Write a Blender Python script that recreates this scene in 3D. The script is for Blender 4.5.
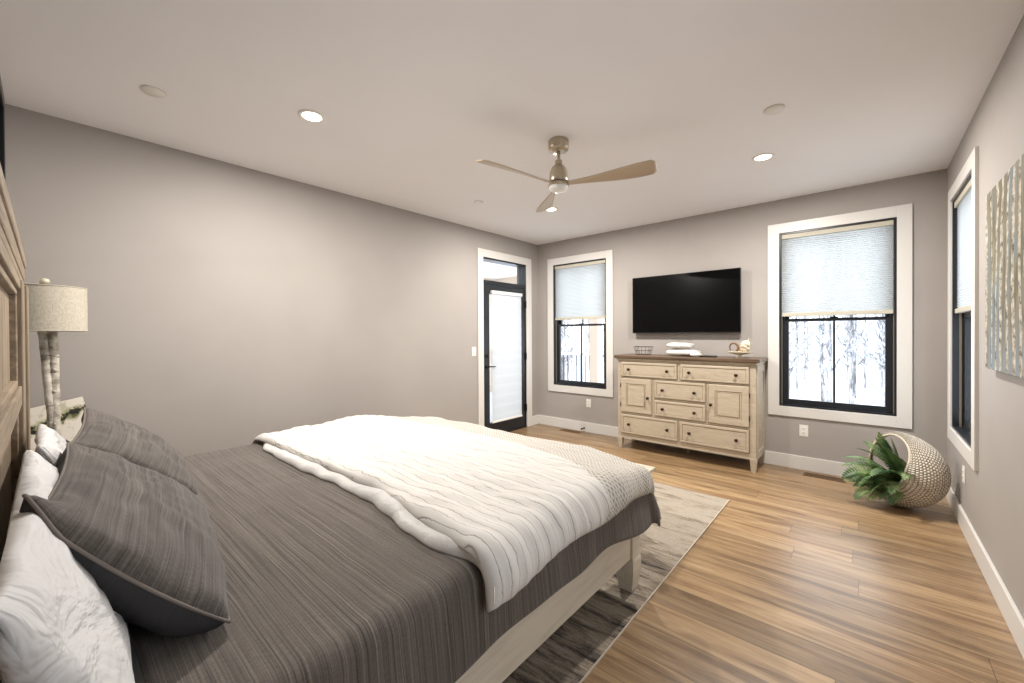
import bpy, bmesh, math, random
from mathutils import Vector, Matrix, noise
random.seed(7)
PI = math.pi
S = bpy.context.scene
COL = S.collection
for o in list(bpy.data.objects): bpy.data.objects.remove(o)

# ------------------------------------------------------------------ camera
YAW, PIT, ROL, FPX, CY = .717116, -.00694863, -.00572546, 406.168, 337.16
F = Vector((-math.sin(YAW)*math.cos(PIT), math.cos(YAW)*math.cos(PIT), math.sin(PIT)))
R0 = Vector((math.cos(YAW), math.sin(YAW), 0)); U0 = R0.cross(F)
RR = R0*math.cos(ROL) + U0*math.sin(ROL); UU = -R0*math.sin(ROL) + U0*math.cos(ROL)
cam = bpy.data.objects.new('camera', bpy.data.cameras.new('camera')); COL.objects.link(cam)
m = Matrix((RR, UU, -F)).transposed().to_4x4(); m.translation = Vector((0, 0, 1.372)); cam.matrix_world = m
cam.data.sensor_fit = 'HORIZONTAL'; cam.data.sensor_width = 36
cam.data.lens = FPX/1024*36; cam.data.shift_y = -(341.5-CY)/1024; cam.data.clip_start = .02; cam.data.clip_end = 300
S.camera = cam

# ------------------------------------------------------------------ world, exposure
W = bpy.data.worlds.new('overcast_sky'); S.world = W; W.use_nodes = True
bg = W.node_tree.nodes['Background']; bg.inputs[0].default_value = (.88, .94, 1.0, 1); bg.inputs[1].default_value = 2.3
S.view_settings.view_transform = 'Standard'; S.view_settings.look = 'None'
S.view_settings.gamma = 1; S.view_settings.use_curve_mapping = False
S.view_settings.exposure = .86
LAMP_W, LAMP_COL = 36, (1.0, .95, .89)
S.cycles.diffuse_bounces = 8; S.cycles.max_bounces = 14

# ------------------------------------------------------------------ node helpers
def lin(r, g, b):
    return tuple((c/255/12.92 if c/255 <= .04045 else ((c/255+.055)/1.055)**2.4) for c in (r, g, b)) + (1,)
class N:
    def __init__(s, name, rough=.6, base=None, metal=0, spec=.5):
        s.m = bpy.data.materials.new(name); s.m.use_nodes = True; s.t = s.m.node_tree
        s.b = s.t.nodes['Principled BSDF']; s.out = s.t.nodes['Material Output']
        s.b.inputs['Roughness'].default_value = rough; s.b.inputs['Metallic'].default_value = metal
        s.b.inputs['Specular IOR Level'].default_value = spec
        if base: s.b.inputs['Base Color'].default_value = base
    def node(s, ty, **kw):
        n = s.t.nodes.new(ty)
        for k, v in kw.items(): setattr(n, k, v)
        return n
    def put(s, sock, v):
        if hasattr(v, 'is_output') or hasattr(v, 'links'): s.t.links.new(v, sock)
        else: sock.default_value = v
    def math(s, op, a, b=0., c=0.):
        n = s.node('ShaderNodeMath', operation=op)
        s.put(n.inputs[0], a); s.put(n.inputs[1], b); s.put(n.inputs[2], c); return n.outputs[0]
    def coord(s, which='Object'): return s.node('ShaderNodeTexCoord').outputs[which]
    def mapping(s, v, scale=(1, 1, 1), loc=(0, 0, 0), rot=(0, 0, 0)):
        n = s.node('ShaderNodeMapping'); s.put(n.inputs[0], v); n.inputs[1].default_value = loc
        n.inputs[2].default_value = rot; n.inputs[3].default_value = scale; return n.outputs[0]
    def noise(s, v, scale=5., detail=3., rough=.5, dist=0.):
        n = s.node('ShaderNodeTexNoise'); s.put(n.inputs['Vector'], v); n.inputs['Scale'].default_value = scale
        n.inputs['Detail'].default_value = detail; n.inputs['Roughness'].default_value = rough
        n.inputs['Distortion'].default_value = dist; return n.outputs['Fac']
    def ramp(s, f, stops, interp='LINEAR'):
        n = s.node('ShaderNodeValToRGB'); s.put(n.inputs[0], f); cr = n.color_ramp; cr.interpolation = interp
        while len(cr.elements) < len(stops): cr.elements.new(.5)
        for e, (p, c) in zip(cr.elements, stops): e.position = p; e.color = c if len(c) == 4 else (*c, 1)
        return n.outputs[0]
    def mix(s, f, a, b, mode='MIX'):
        n = s.node('ShaderNodeMix', data_type='RGBA', blend_type=mode); s.put(n.inputs[0], f)
        s.put(n.inputs[6], a); s.put(n.inputs[7], b); return n.outputs[2]
    def sep(s, v):
        n = s.node('ShaderNodeSeparateXYZ'); s.put(n.inputs[0], v); return n.outputs
    def comb(s, x=0., y=0., z=0.):
        n = s.node('ShaderNodeCombineXYZ'); s.put(n.inputs[0], x); s.put(n.inputs[1], y); s.put(n.inputs[2], z); return n.outputs[0]
    def base(s, c): s.put(s.b.inputs['Base Color'], c)
    def bump(s, h, strength=.3, dist=.01):
        n = s.node('ShaderNodeBump'); s.put(n.inputs['Height'], h); n.inputs['Strength'].default_value = strength
        n.inputs['Distance'].default_value = dist; s.t.links.new(n.outputs[0], s.b.inputs['Normal'])
def flat(name, rgb, rough=.6, metal=0, spec=.5): return N(name, rough, lin(*rgb), metal, spec).m
def g(v): return (v, v, v, 1)

# plain
M = {}
M['black'] = flat('black_frame_paint', (30, 33, 38), .35)
M['black_hw'] = flat('black_hardware', (18, 18, 18), .35, .3)
M['trim'] = flat('white_trim_paint', (214, 211, 206), .4)
M['plastic'] = flat('white_plastic', (232, 228, 222), .35)
M['slot'] = flat('dark_slot', (60, 56, 52), .5)
M['nickel'] = flat('brushed_nickel', (186, 174, 154), .28, .8)
M['lens'] = flat('frosted_lens', (235, 235, 232), .4)
M['bronze'] = flat('bronze_knob', (58, 40, 28), .35, .7)
M['wire'] = flat('dark_wire', (72, 60, 50), .4, .8)
M['vent'] = flat('brown_floor_register', (112, 84, 58), .5)
M['vinyl'] = flat('sash_track', (120, 112, 100), .5)
M['porch_white'] = flat('porch_ceiling_paint', (235, 228, 220), .6)
M['porch_tan'] = flat('porch_beam_paint', (205, 188, 170), .6)
M['snow'] = flat('snow', (225, 230, 238), .8)
M['deck'] = flat('grey_deck_boards', (170, 172, 176), .7)
def wallpaint(name, rgb, a=.02):
    n = N(name, .65, spec=.25); o = n.coord()
    n.base(n.ramp(n.noise(o, 1.3, 2), [(.3, lin(*[c*(1-a) for c in rgb])), (.7, lin(*[min(255, c*(1+a)) for c in rgb]))]))
    n.bump(n.noise(o, 260, 2), .06, .002); return n.m
M['wall'] = wallpaint('greige_wall_paint', (163, 157, 152))
M['ceiling'] = wallpaint('ceiling_paint', (240, 239, 240), .006)

def m_floor():
    n = N('hardwood_planks', .33, spec=.8); o = n.coord(); x, y, z = n.sep(o)[:3]
    row = n.math('FLOOR', n.math('DIVIDE', y, .185))
    w1 = n.node('ShaderNodeTexWhiteNoise', noise_dimensions='1D'); n.put(w1.inputs['W'], row)
    xs = n.math('ADD', n.math('DIVIDE', x, 2.3), n.math('MULTIPLY', w1.outputs[0], 7.3))
    col = n.math('FLOOR', xs)
    w2 = n.node('ShaderNodeTexWhiteNoise', noise_dimensions='2D'); n.put(w2.inputs[0], n.comb(row, col, 0.))
    rnd = w2.outputs[0]
    off = n.math('MULTIPLY', rnd, 37.)
    v = n.comb(n.math('ADD', n.math('MULTIPLY', x, .9), off), n.math('ADD', n.math('MULTIPLY', y, 11.), off), off)
    g1 = n.noise(v, 1.5, 6, .66, .7)
    v2 = n.comb(n.math('MULTIPLY', x, 2.2), n.math('ADD', n.math('MULTIPLY', y, 70.), off), off)
    g2 = n.noise(v2, 1.6, 4, .65)
    c = n.ramp(g1, [(.30, lin(102, 76, 50)), (.43, lin(134, 106, 75)), (.56, lin(160, 132, 97)), (.72, lin(178, 152, 116))])
    tone = n.ramp(rnd, [(0, g(.74)), (.3, g(.9)), (.65, g(1.02)), (1, g(1.16))])
    c = n.mix(1., c, tone, 'MULTIPLY')
    c = n.mix(.42, c, n.ramp(g2, [(.3, g(.5)), (.6, g(1.0))]), 'MULTIPLY')
    fy = n.math('FRACT', n.math('DIVIDE', y, .185)); fx = n.math('FRACT', xs)
    ey = n.math('MINIMUM', fy, n.math('SUBTRACT', 1., fy)); ex = n.math('MINIMUM', fx, n.math('SUBTRACT', 1., fx))
    e = n.math('MINIMUM', n.math('DIVIDE', ey, .012), n.math('DIVIDE', ex, .001)); e = n.math('MINIMUM', e, 1.)
    c = n.mix(n.math('MULTIPLY', n.math('SUBTRACT', 1., e), .85), c, lin(62, 42, 28))
    n.base(c); n.put(n.b.inputs['Roughness'], n.math('ADD', .24, n.math('MULTIPLY', g2, .14)))
    n.bump(n.math('ADD', n.math('MULTIPLY', e, .4), n.math('MULTIPLY', g2, .25)), .18, .002); return n.m
M['floor'] = m_floor()

def m_rug():
    n = N('distressed_rug_pile', .95, spec=.1); o = n.coord(); x, y, z = n.sep(o)[:3]
    v = n.comb(n.math('MULTIPLY', x, 1.5), n.math('MULTIPLY', y, 9.), 0.)
    a = n.noise(v, 1.5, 7, .78, .5)
    big = n.noise(n.comb(n.math('MULTIPLY', x, .5), n.math('MULTIPLY', y, 1.1), 3.), 1.4, 2)
    grad = n.math('MULTIPLY', n.math('SUBTRACT', y, 2.0), .12)      # paler toward the far end
    f = n.math('ADD', n.math('ADD', n.math('ADD', n.math('MULTIPLY', a, 2.5), -.65), n.math('MULTIPLY', big, .35)), n.math('SUBTRACT', grad, .12))
    c = n.ramp(f, [(.32, lin(60, 57, 56)), (.43, lin(94, 89, 85)), (.53, lin(122, 112, 101)), (.64, lin(146, 134, 119)), (.82, lin(166, 156, 142))])
    sp = n.noise(o, 170, 2); c = n.mix(.35, c, n.ramp(sp, [(.35, g(.5)), (.6, g(1.08))]), 'MULTIPLY')
    n.base(c); n.bump(sp, .5, .004); return n.m
M['rug'] = m_rug()

def m_wood(name, stops, scale=(1, 14, 14), rough=.55, bump=.15, axis=0):
    n = N(name, rough, spec=.35); o = n.coord()
    sc = [2., 2., 2.]; sc = [scale[1]]*3; sc[axis] = scale[0]
    a = n.noise(n.mapping(o, sc), 2., 6, .65, .6)
    n.base(n.ramp(a, stops)); n.bump(a, bump, .003); return n.m
M['head'] = m_wood('weathered_headboard_wood', [(.3, lin(104, 91, 76)), (.5, lin(138, 123, 105)), (.7, lin(160, 145, 125))], axis=2)
M['head_x'] = m_wood('weathered_headboard_wood_across', [(.3, lin(104, 91, 76)), (.5, lin(138, 123, 105)), (.7, lin(160, 145, 125))], axis=0)
M['rail'] = m_wood('bleached_bed_rail_wood', [(.25, lin(190, 180, 164)), (.5, lin(208, 200, 184)), (.75, lin(218, 211, 198))], axis=1, bump=.05)
M['bench'] = m_wood('bleached_bench_wood', [(.25, lin(170, 157, 138)), (.5, lin(186, 174, 155)), (.75, lin(198, 187, 170))], axis=0, bump=.05)
M['cream'] = m_wood('cream_glazed_wood', [(.2, lin(162, 149, 129)), (.5, lin(182, 169, 149)), (.8, lin(193, 181, 162))], scale=(3, 16, 16), axis=0, bump=.05)
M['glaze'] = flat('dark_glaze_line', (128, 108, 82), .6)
M['dtop'] = m_wood('brown_dresser_top_wood', [(.3, lin(70, 54, 42)), (.5, lin(98, 80, 64)), (.75, lin(126, 106, 86))], axis=0, rough=.4)
M['night'] = m_wood('brown_nightstand_wood', [(.3, lin(90, 74, 60)), (.5, lin(120, 100, 82)), (.75, lin(140, 120, 98))], axis=0)

def m_quilt(name, base=(99, 92, 86), sc=1.):
    n = N(name, .92, spec=.12); uv = n.coord('UV'); x, y, z = n.sep(uv)[:3]
    wob = n.math('MULTIPLY', n.noise(n.mapping(uv, (1, 2, 1)), 2., 1), .010)
    yy = n.math('ADD', y, wob)
    a = n.noise(n.comb(n.math('MULTIPLY', x, 1.2), n.math('MULTIPLY', yy, 210.*sc), 0.), 1., 3, .7)
    b = n.noise(n.comb(n.math('MULTIPLY', x, 1.2), n.math('MULTIPLY', yy, 85.*sc), 5.), 1., 2, .6)
    dk = tuple(c*.60 for c in base); md = base; lt = tuple(min(255, c*1.36) for c in base)
    c = n.ramp(a, [(.30, lin(*dk)), (.47, lin(*md)), (.60, lin(*[k*1.1 for k in md])), (.72, lin(*lt))])
    c = n.mix(.5, c, n.ramp(b, [(.3, g(.5)), (.5, g(.9)), (.68, g(1.25))]), 'MULTIPLY')
    t = n.noise(n.comb(n.math('MULTIPLY', x, 300.), n.math('MULTIPLY', y, 60.), 1.), 1., 2)
    c = n.mix(.4, c, n.ramp(t, [(.35, g(.6)), (.65, g(1.1))]), 'MULTIPLY')
    n.base(c)
    if 'Sheen Weight' in n.b.inputs: n.b.inputs['Sheen Weight'].default_value = .15
    n.bump(n.math('ADD', a, n.math('MULTIPLY', t, .5)), .6, .004); return n.m
M['quilt'] = m_quilt('charcoal_ribbed_quilt')
M['sham'] = m_quilt('charcoal_striped_sham', (93, 88, 84), .62)
M['charcoal'] = N('plain_charcoal_cotton', .9, lin(62, 61, 62), spec=.1); n = M['charcoal']; n.bump(n.noise(n.coord('UV'), 9, 4, .6, 1.2), .5, .02); M['charcoal'] = n.m
def m_white(name, rgb, sc=7, st=.35, d=.02):
    n = N(name, .9, lin(*rgb), spec=.1); uv = n.coord('UV'); n.bump(n.noise(uv, sc, 4, .55, 1.), st, d); return n.m
M['sheet'] = m_white('white_cotton_bedding', (214, 213, 212))
M['pillow'] = m_white('white_cotton_pillowcase', (202, 201, 201), 5, .8, .05)
M['underduvet'] = m_white('white_quilted_lining', (206, 204, 201), 22, .6, .01)
M['towel'] = m_white('white_terry_towel', (212, 209, 204), 60, .6, .006)
def m_duvet():
    n = N('white_duvet_with_grey_pinstripes', .9, spec=.1); uv = n.coord('UV'); x, y, z = n.sep(uv)[:3]
    wob = n.math('MULTIPLY', n.math('SUBTRACT', n.noise(n.comb(n.math('MULTIPLY', x, 8.), n.math('MULTIPLY', y, 7.), 0.), 1., 4, .6), .5), .06)
    yy = n.math('ADD', y, wob)
    fr = n.math('FRACT', n.math('DIVIDE', yy, .037)); d = n.math('ABSOLUTE', n.math('SUBTRACT', fr, .5))
    line = n.math('SMOOTH_MIN', 1., n.math('MAXIMUM', 0., n.math('SUBTRACT', 1., n.math('MULTIPLY', d, 12.))), .1)
    brk = n.ramp(n.noise(n.mapping(uv, (6, 30, 1)), 1., 2), [(.3, g(.45)), (.55, g(1.))])
    line = n.math('MULTIPLY', line, brk)
    # basket weave band toward the foot
    edge = n.math('SUBTRACT', y, n.math('SUBTRACT', 1.80, n.math('MULTIPLY', n.math('POWER', n.math('MAXIMUM', 0., n.math('SUBTRACT', x, .45)), 2.), .6)))
    band = n.math('GREATER_THAN', edge, 0.)
    p = n.math('SINE', n.math('MULTIPLY', n.math('ADD', x, y), 290.)); q = n.math('SINE', n.math('MULTIPLY', n.math('SUBTRACT', x, y), 290.))
    ww = n.math('MAXIMUM', p, q)
    white, grey = lin(205, 202, 197), lin(122, 117, 111)
    c1 = n.mix(n.math('MULTIPLY', line, .62), white, grey)
    c2 = n.mix(n.ramp(ww, [(.2, g(.6)), (.55, g(0))]), lin(202, 197, 189), lin(142, 135, 126))
    c = n.mix(band, c1, c2); n.base(c)
    h = n.mix(band, n.math('SUBTRACT', 0., line), n.math('MULTIPLY', ww, 1.1))
    n.bump(n.math('ADD', h, n.noise(uv, 14, 3)), .45, .006); return n.m
M['duvet'] = m_duvet()

def m_glass():
    n = N('window_glass'); t = n.t
    tr = n.node('ShaderNodeBsdfTransparent'); gl = n.node('ShaderNodeBsdfGlossy'); gl.inputs['Roughness'].default_value = .02
    mx = n.node('ShaderNodeMixShader'); mx.inputs[0].default_value = .07
    t.links.new(tr.outputs[0], mx.inputs[1]); t.links.new(gl.outputs[0], mx.inputs[2]); t.links.new(mx.outputs[0], n.out.inputs[0]); return n.m
M['glass'] = m_glass()
def m_shade():
    n = N('translucent_cellular_fabric'); t = n.t
    d = n.node('ShaderNodeBsdfDiffuse'); d.inputs[0].default_value = lin(206, 208, 206)
    l = n.node('ShaderNodeBsdfTranslucent'); l.inputs[0].default_value = lin(190, 194, 196)
    mx = n.node('ShaderNodeMixShader'); mx.inputs[0].default_value = .6
    t.links.new(d.outputs[0], mx.inputs[1]); t.links.new(l.outputs[0], mx.inputs[2]); t.links.new(mx.outputs[0], n.out.inputs[0]); return n.m
M['shade'] = m_shade()
M['shade_rail'] = flat('beige_shade_rail', (188, 182, 166), .6)
def m_lampshade():
    n = N('linen_lampshade', .9, spec=.1); o = n.coord(); a = n.noise(n.mapping(o, (40, 40, 300)), 1.5, 2); b = n.noise(n.mapping(o, (260, 260, 30)), 1.5, 2)
    f = n.math('MULTIPLY', n.math('ADD', a, b), .5)
    n.base(n.ramp(f, [(.35, lin(164, 157, 142)), (.6, lin(194, 187, 173))])); n.bump(f, .4, .002); return n.m
M['linen'] = m_lampshade()
def m_birch():
    n = N('birch_bark', .75, spec=.2); o = n.coord()
    a = n.noise(n.mapping(o, (10, 10, 60)), 1.6, 4, .6); b = n.noise(o, 22, 4, .6)
    c = n.ramp(b, [(.3, lin(120, 112, 100)), (.5, lin(178, 172, 160)), (.7, lin(208, 202, 192))])
    c = n.mix(n.ramp(a, [(.60, g(0)), (.68, g(.9))]), c, lin(58, 48, 40)); n.base(c); n.bump(b, .5, .01); return n.m
M['birch'] = m_birch()
def m_canvas_leaf():
    n = N('botanical_canvas_print', .8); uv = n.coord('UV')
    x, y, z = n.sep(n.mapping(uv, (1, 1, 1), rot=(0, 0, -.25)))[:3]
    q = n.noise(uv, 6, 5, .65, .6); d = n.math('ABSOLUTE', n.math('ADD', n.math('SUBTRACT', y, .50), n.math('MULTIPLY', n.math('SUBTRACT', q, .5), .45)))
    c = n.ramp(d, [(.03, lin(18, 18, 14)), (.05, lin(84, 88, 42)), (.09, lin(180, 174, 152)), (.14, lin(208, 202, 190))])
    c = n.mix(n.ramp(n.noise(uv, 5, 3), [(.55, g(0)), (.62, g(.6))]), c, lin(150, 150, 110))
    n.base(c); return n.m
M['leafprint'] = m_canvas_leaf()
def m_birch_canvas():
    n = N('birch_grove_painting', .75); uv = n.coord('UV'); x, y, z = n.sep(uv)[:3]
    back = n.ramp(n.noise(n.mapping(uv, (9, 1.2, 1)), 1.3, 4, .6, .6), [(.3, lin(62, 70, 74)), (.42, lin(108, 120, 126)), (.5, lin(124, 118, 96)), (.6, lin(92, 84, 60)), (.74, lin(140, 150, 156))])
    low = n.ramp(y, [(.0, g(1)), (.3, g(0))]); back = n.mix(n.math('MULTIPLY', low, .8), back, lin(128, 138, 146))
    xw = n.math('ADD', x, n.math('MULTIPLY', n.noise(n.comb(n.math('MULTIPLY', x, 3.), n.math('MULTIPLY', y, 1.5), 0.), 1., 2), .13))
    s = n.math('MULTIPLY', xw, 13.); cell = n.math('FLOOR', s); w = n.node('ShaderNodeTexWhiteNoise', noise_dimensions='1D'); n.put(w.inputs['W'], cell)
    d = n.math('ABSOLUTE', n.math('SUBTRACT', n.math('FRACT', s), n.math('ADD', .35, n.math('MULTIPLY', w.outputs[0], .3))))
    wid = n.math('ADD', .08, n.math('MULTIPLY', w.outputs[0], .2))
    tr = n.math('LESS_THAN', d, wid)
    bark = n.ramp(n.noise(n.mapping(uv, (16, 16, 1)), 1.4, 4, .65), [(.36, lin(70, 62, 54)), (.46, lin(150, 142, 126)), (.62, lin(196, 190, 176))])
    n.base(n.mix(tr, back, bark)); return n.m
M['birchart'] = m_birch_canvas()
def m_basket():
    n = N('whitewashed_woven_seagrass', .8, spec=.2); uv = n.coord('UV'); x, y, z = n.sep(uv)[:3]
    sx = n.math('MULTIPLY', x, 1.); row = n.math('FLOOR', n.math('MULTIPLY', y, 26.)); off = n.math('MULTIPLY', n.math('MODULO', row, 2.), .5)
    fx = n.math('FRACT', n.math('ADD', n.math('MULTIPLY', x, 74.), off)); fy = n.math('FRACT', n.math('MULTIPLY', y, 26.))
    h = n.math('MULTIPLY', n.math('SINE', n.math('MULTIPLY', fx, PI)), n.math('SINE', n.math('MULTIPLY', fy, PI)))
    nz = n.noise(n.mapping(uv, (40, 12, 1)), 1.5, 3)
    c = n.ramp(n.math('ADD', h, n.math('MULTIPLY', n.math('SUBTRACT', nz, .5), .5)), [(.02, lin(132, 116, 98)), (.22, lin(196, 182, 164)), (.6, lin(228, 220, 206))])
    n.base(c); n.bump(h, .9, .012); return n.m
M['basket'] = m_basket()
def m_leaf():
    n = N('fern_leaf', .45, spec=.4); o = n.coord(); oi = n.node('ShaderNodeTexCoord')
    a = n.noise(o, 9, 3, .6)
    n.base(n.ramp(a, [(.3, lin(40, 64, 40)), (.45, lin(66, 96, 56)), (.6, lin(112, 136, 84)), (.75, lin(168, 182, 124))])); return n.m
M['leaf'] = m_leaf()
M['stem'] = flat('fern_stem', (92, 104, 58), .6)
M['shell'] = m_white('cream_seashell', (222, 206, 180), 20, .5, .004)
M['shellbrown'] = flat('brown_driftwood', (112, 84, 58), .7)
M['dish'] = flat('cream_glazed_ceramic', (206, 196, 172), .3)
def m_bark():
    n = N('snowy_bark', .9, spec=.1); o = n.coord(); a = n.noise(n.mapping(o, (4, 4, 1)), 1.2, 3, .6)
    n.base(n.ramp(a, [(.42, lin(100, 98, 100)), (.58, lin(190, 192, 196))])); return n.m
M['bark'] = m_bark()
M['house'] = flat('pale_siding', (214, 220, 226), .7)
M['screen'] = flat('black_tv_screen', (4, 4, 5), .22, 0, .15)
M['tvplastic'] = flat('black_tv_plastic', (10, 10, 11), .45)
def m_emit(col, s):
    n = N('lit_downlight_lens'); e = n.node('ShaderNodeEmission'); e.inputs[0].default_value = (*col, 1); e.inputs[1].default_value = s
    n.t.links.new(e.outputs[0], n.out.inputs[0]); return n.m
M['lit'] = m_emit((1, .88, .72), 14)

# ------------------------------------------------------------------ mesh helpers
def link(o, parent=None):
    COL.objects.link(o)
    if parent: o.parent = parent
    return o
def obj(name, bm, mat, parent=None, smooth=False, loc=None):
    me = bpy.data.meshes.new(name)
    bmesh.ops.recalc_face_normals(bm, faces=bm.faces)
    bm.to_mesh(me); bm.free()
    for mt in (mat if isinstance(mat, (list, tuple)) else [mat]): me.materials.append(mt)
    if smooth:
        for p in me.polygons: p.use_smooth = True
    o = bpy.data.objects.new(name, me)
    if loc: o.location = loc
    return link(o, parent)
def tag(o, label, cat, group=None, kind=None):
    o['label'] = label; o['category'] = cat
    if group: o['group'] = group
    if kind: o['kind'] = kind
    return o
def thing(name, label, cat, loc=(0, 0, 0), rz=0, group=None):
    o = bpy.data.objects.new(name, None); o.empty_display_size = .1; COL.objects.link(o)
    o.location = loc; o.rotation_euler = (0, 0, rz); return tag(o, label, cat, group)
def struct(name, bm, mat, parent=None, label=None):
    o = obj(name, bm, mat, parent)
    if not parent:
        o['kind'] = 'structure'
        if label: o['label'] = label
    return o
def sempty(name, loc=(0, 0, 0), label=None):
    o = bpy.data.objects.new(name, None); o.empty_display_size = .1; COL.objects.link(o); o.location = loc; o['kind'] = 'structure'
    if label: o['label'] = label
    return o
def B(): return bmesh.new()
def box(bm, a, b, bev=0., mi=0, seg=2):
    x0, x1 = sorted((a[0], b[0])); y0, y1 = sorted((a[1], b[1])); z0, z1 = sorted((a[2], b[2]))
    r = bmesh.ops.create_cube(bm, size=1)
    for v in r['verts']:
        v.co = Vector(((x0+x1)/2+v.co.x*(x1-x0), (y0+y1)/2+v.co.y*(y1-y0), (z0+z1)/2+v.co.z*(z1-z0)))
    fs = {f for v in r['verts'] for f in v.link_faces}
    for f in fs: f.material_index = mi
    if bev:
        es = {e for v in r['verts'] for e in v.link_edges}
        bmesh.ops.bevel(bm, geom=list(es), offset=bev, segments=seg, affect='EDGES', profile=.5, material=-1)
    return bm
def boxes(lst, bev=0.):
    bm = B()
    for a, b in lst: box(bm, a, b, bev)
    return bm
def lathe(bm, prof, c=(0, 0, 0), n=32, axis='z', cap=True):
    """prof: list of (r, h) ; revolve round an axis through c"""
    rings = []
    for r, h in prof:
        ring = []
        for i in range(n):
            a = 2*PI*i/n; p = (r*math.cos(a), r*math.sin(a), h)
            if axis == 'x': p = (p[2], p[0], p[1])
            if axis == 'y': p = (p[0], p[2], p[1])
            ring.append(bm.verts.new((p[0]+c[0], p[1]+c[1], p[2]+c[2])))
        rings.append(ring)
    for a, b in zip(rings, rings[1:]):
        for i in range(n): bm.faces.new((a[i], a[(i+1) % n], b[(i+1) % n], b[i]))
    if cap: bm.faces.new(rings[0][::-1]); bm.faces.new(rings[-1])
    return bm
def tube(bm, pts, r, n=8, cap=True, closed=False):
    pts = [Vector(p) for p in pts]; rs = r if isinstance(r, (list, tuple)) else [r]*len(pts)
    rings = []; up = None
    for i, p in enumerate(pts):
        if closed: t = (pts[(i+1) % len(pts)]-pts[i-1])
        else: t = (pts[min(i+1, len(pts)-1)]-pts[max(i-1, 0)])
        t.normalize()
        if up is None: up = Vector((0, 0, 1)) if abs(t.z) < .9 else Vector((1, 0, 0))
        s = t.cross(up)
        if s.length < 1e-4: s = t.cross(Vector((0, 1, 0)))
        s.normalize(); up = s.cross(t).normalized()
        rings.append([bm.verts.new(p+(s*math.cos(2*PI*k/n)+up*math.sin(2*PI*k/n))*rs[i]) for k in range(n)])
    rr = list(zip(rings, rings[1:])) + ([(rings[-1], rings[0])] if closed else [])
    for a, b in rr:
        for k in range(n): bm.faces.new((a[k], a[(k+1) % n], b[(k+1) % n], b[k]))
    if cap and not closed: bm.faces.new(rings[0][::-1]); bm.faces.new(rings[-1])
    return bm
def grid(bm, nu, nv, fn, uvfn=None, mi=0, wrapu=False):
    """fn(i,j)->Vector ; returns vertex rows"""
    V = [[bm.verts.new(fn(i, j)) for i in range(nu)] for j in range(nv)]
    uvl = bm.loops.layers.uv.verify()
    for j in range(nv-1):
        for i in range(nu-(0 if wrapu else 1)):
            i2 = (i+1) % nu
            f = bm.faces.new((V[j][i], V[j][i2], V[j+1][i2], V[j+1][i])); f.material_index = mi
            if uvfn:
                for l, (a, b) in zip(f.loops, ((i, j), (i+1, j), (i+1, j+1), (i, j+1))): l[uvl].uv = uvfn(a, b)
    return V
def nz(x, y, z=0.): return noise.noise(Vector((x, y, z)))
def sm(a, b, x):
    t = max(0., min(1., (x-a)/(b-a))); return t*t*(3-2*t)

# ------------------------------------------------------------------ room shell
XL, XR, YF, YB, H = -3.80, .512, 4.97, -.19, 2.74
WT = .16
def holed(u0, u1, z0, z1, holes):
    us = sorted({u0, u1, *[h[0] for h in holes], *[h[1] for h in holes]}); zs = sorted({z0, z1, *[h[2] for h in holes], *[h[3] for h in holes]})
    out = []
    for a, b in zip(us, us[1:]):
        for c, d in zip(zs, zs[1:]):
            if any(h[0] <= a and b <= h[1] and h[2] <= c and d <= h[3] for h in holes): continue
            out.append((a, b, c, d))
    return out
struct('floor', boxes([((XL-.01, YB-.01, -.1), (XR+.01, YF+.01, 0))]), M['floor'])
struct('ceiling', boxes([((XL-WT, YB-WT, H), (XR+WT, YF+WT, H+.12))]), M['ceiling'])
WZ0, WZ1 = .622, 2.392
winL = (-3.508, -2.638, WZ0, WZ1); winR = (-.675, .205, WZ0, WZ1); winS = (3.795, 4.67, WZ0, WZ1); winN = (.42, 1.295, WZ0, WZ1); door = (3.775, 4.675, 0, 2.395)
struct('wall_far', boxes([((a, YF, c), (b, YF+WT, d)) for a, b, c, d in holed(XL-WT, XR+WT, -.1, H, [winL, winR])]), M['wall'])
struct('wall_right', boxes([((XR, a, c), (XR+WT, b, d)) for a, b, c, d in holed(YB-WT, YF, -.1, H, [winS, winN])]), M['wall'])
struct('wall_left', boxes([((XL-WT, a, c), (XL, b, d)) for a, b, c, d in holed(YB-WT, YF, -.1, H, [door])]), M['wall'])
struct('wall_near', boxes([((XL, YB-WT, -.1), (XR, YB, H))]), M['wall'])
BH, BT = .135, .016
def bb(a, b): return boxes([(a, b)], .003)
struct('baseboard_far', bb((XL+BT, YF-BT, 0), (XR-BT, YF, BH)), M['trim'])
struct('baseboard_right', bb((XR-BT, YB, 0), (XR, YF, BH)), M['trim'])
struct('baseboard_left', boxes([((XL, YB, 0), (XL+BT, 3.675, BH)), ((XL, 4.79, 0), (XL+BT, YF, BH))], .003), M['trim'])
struct('baseboard_near', bb((XL+BT, YB, 0), (XR-BT, YB+BT, BH)), M['trim'])

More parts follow.
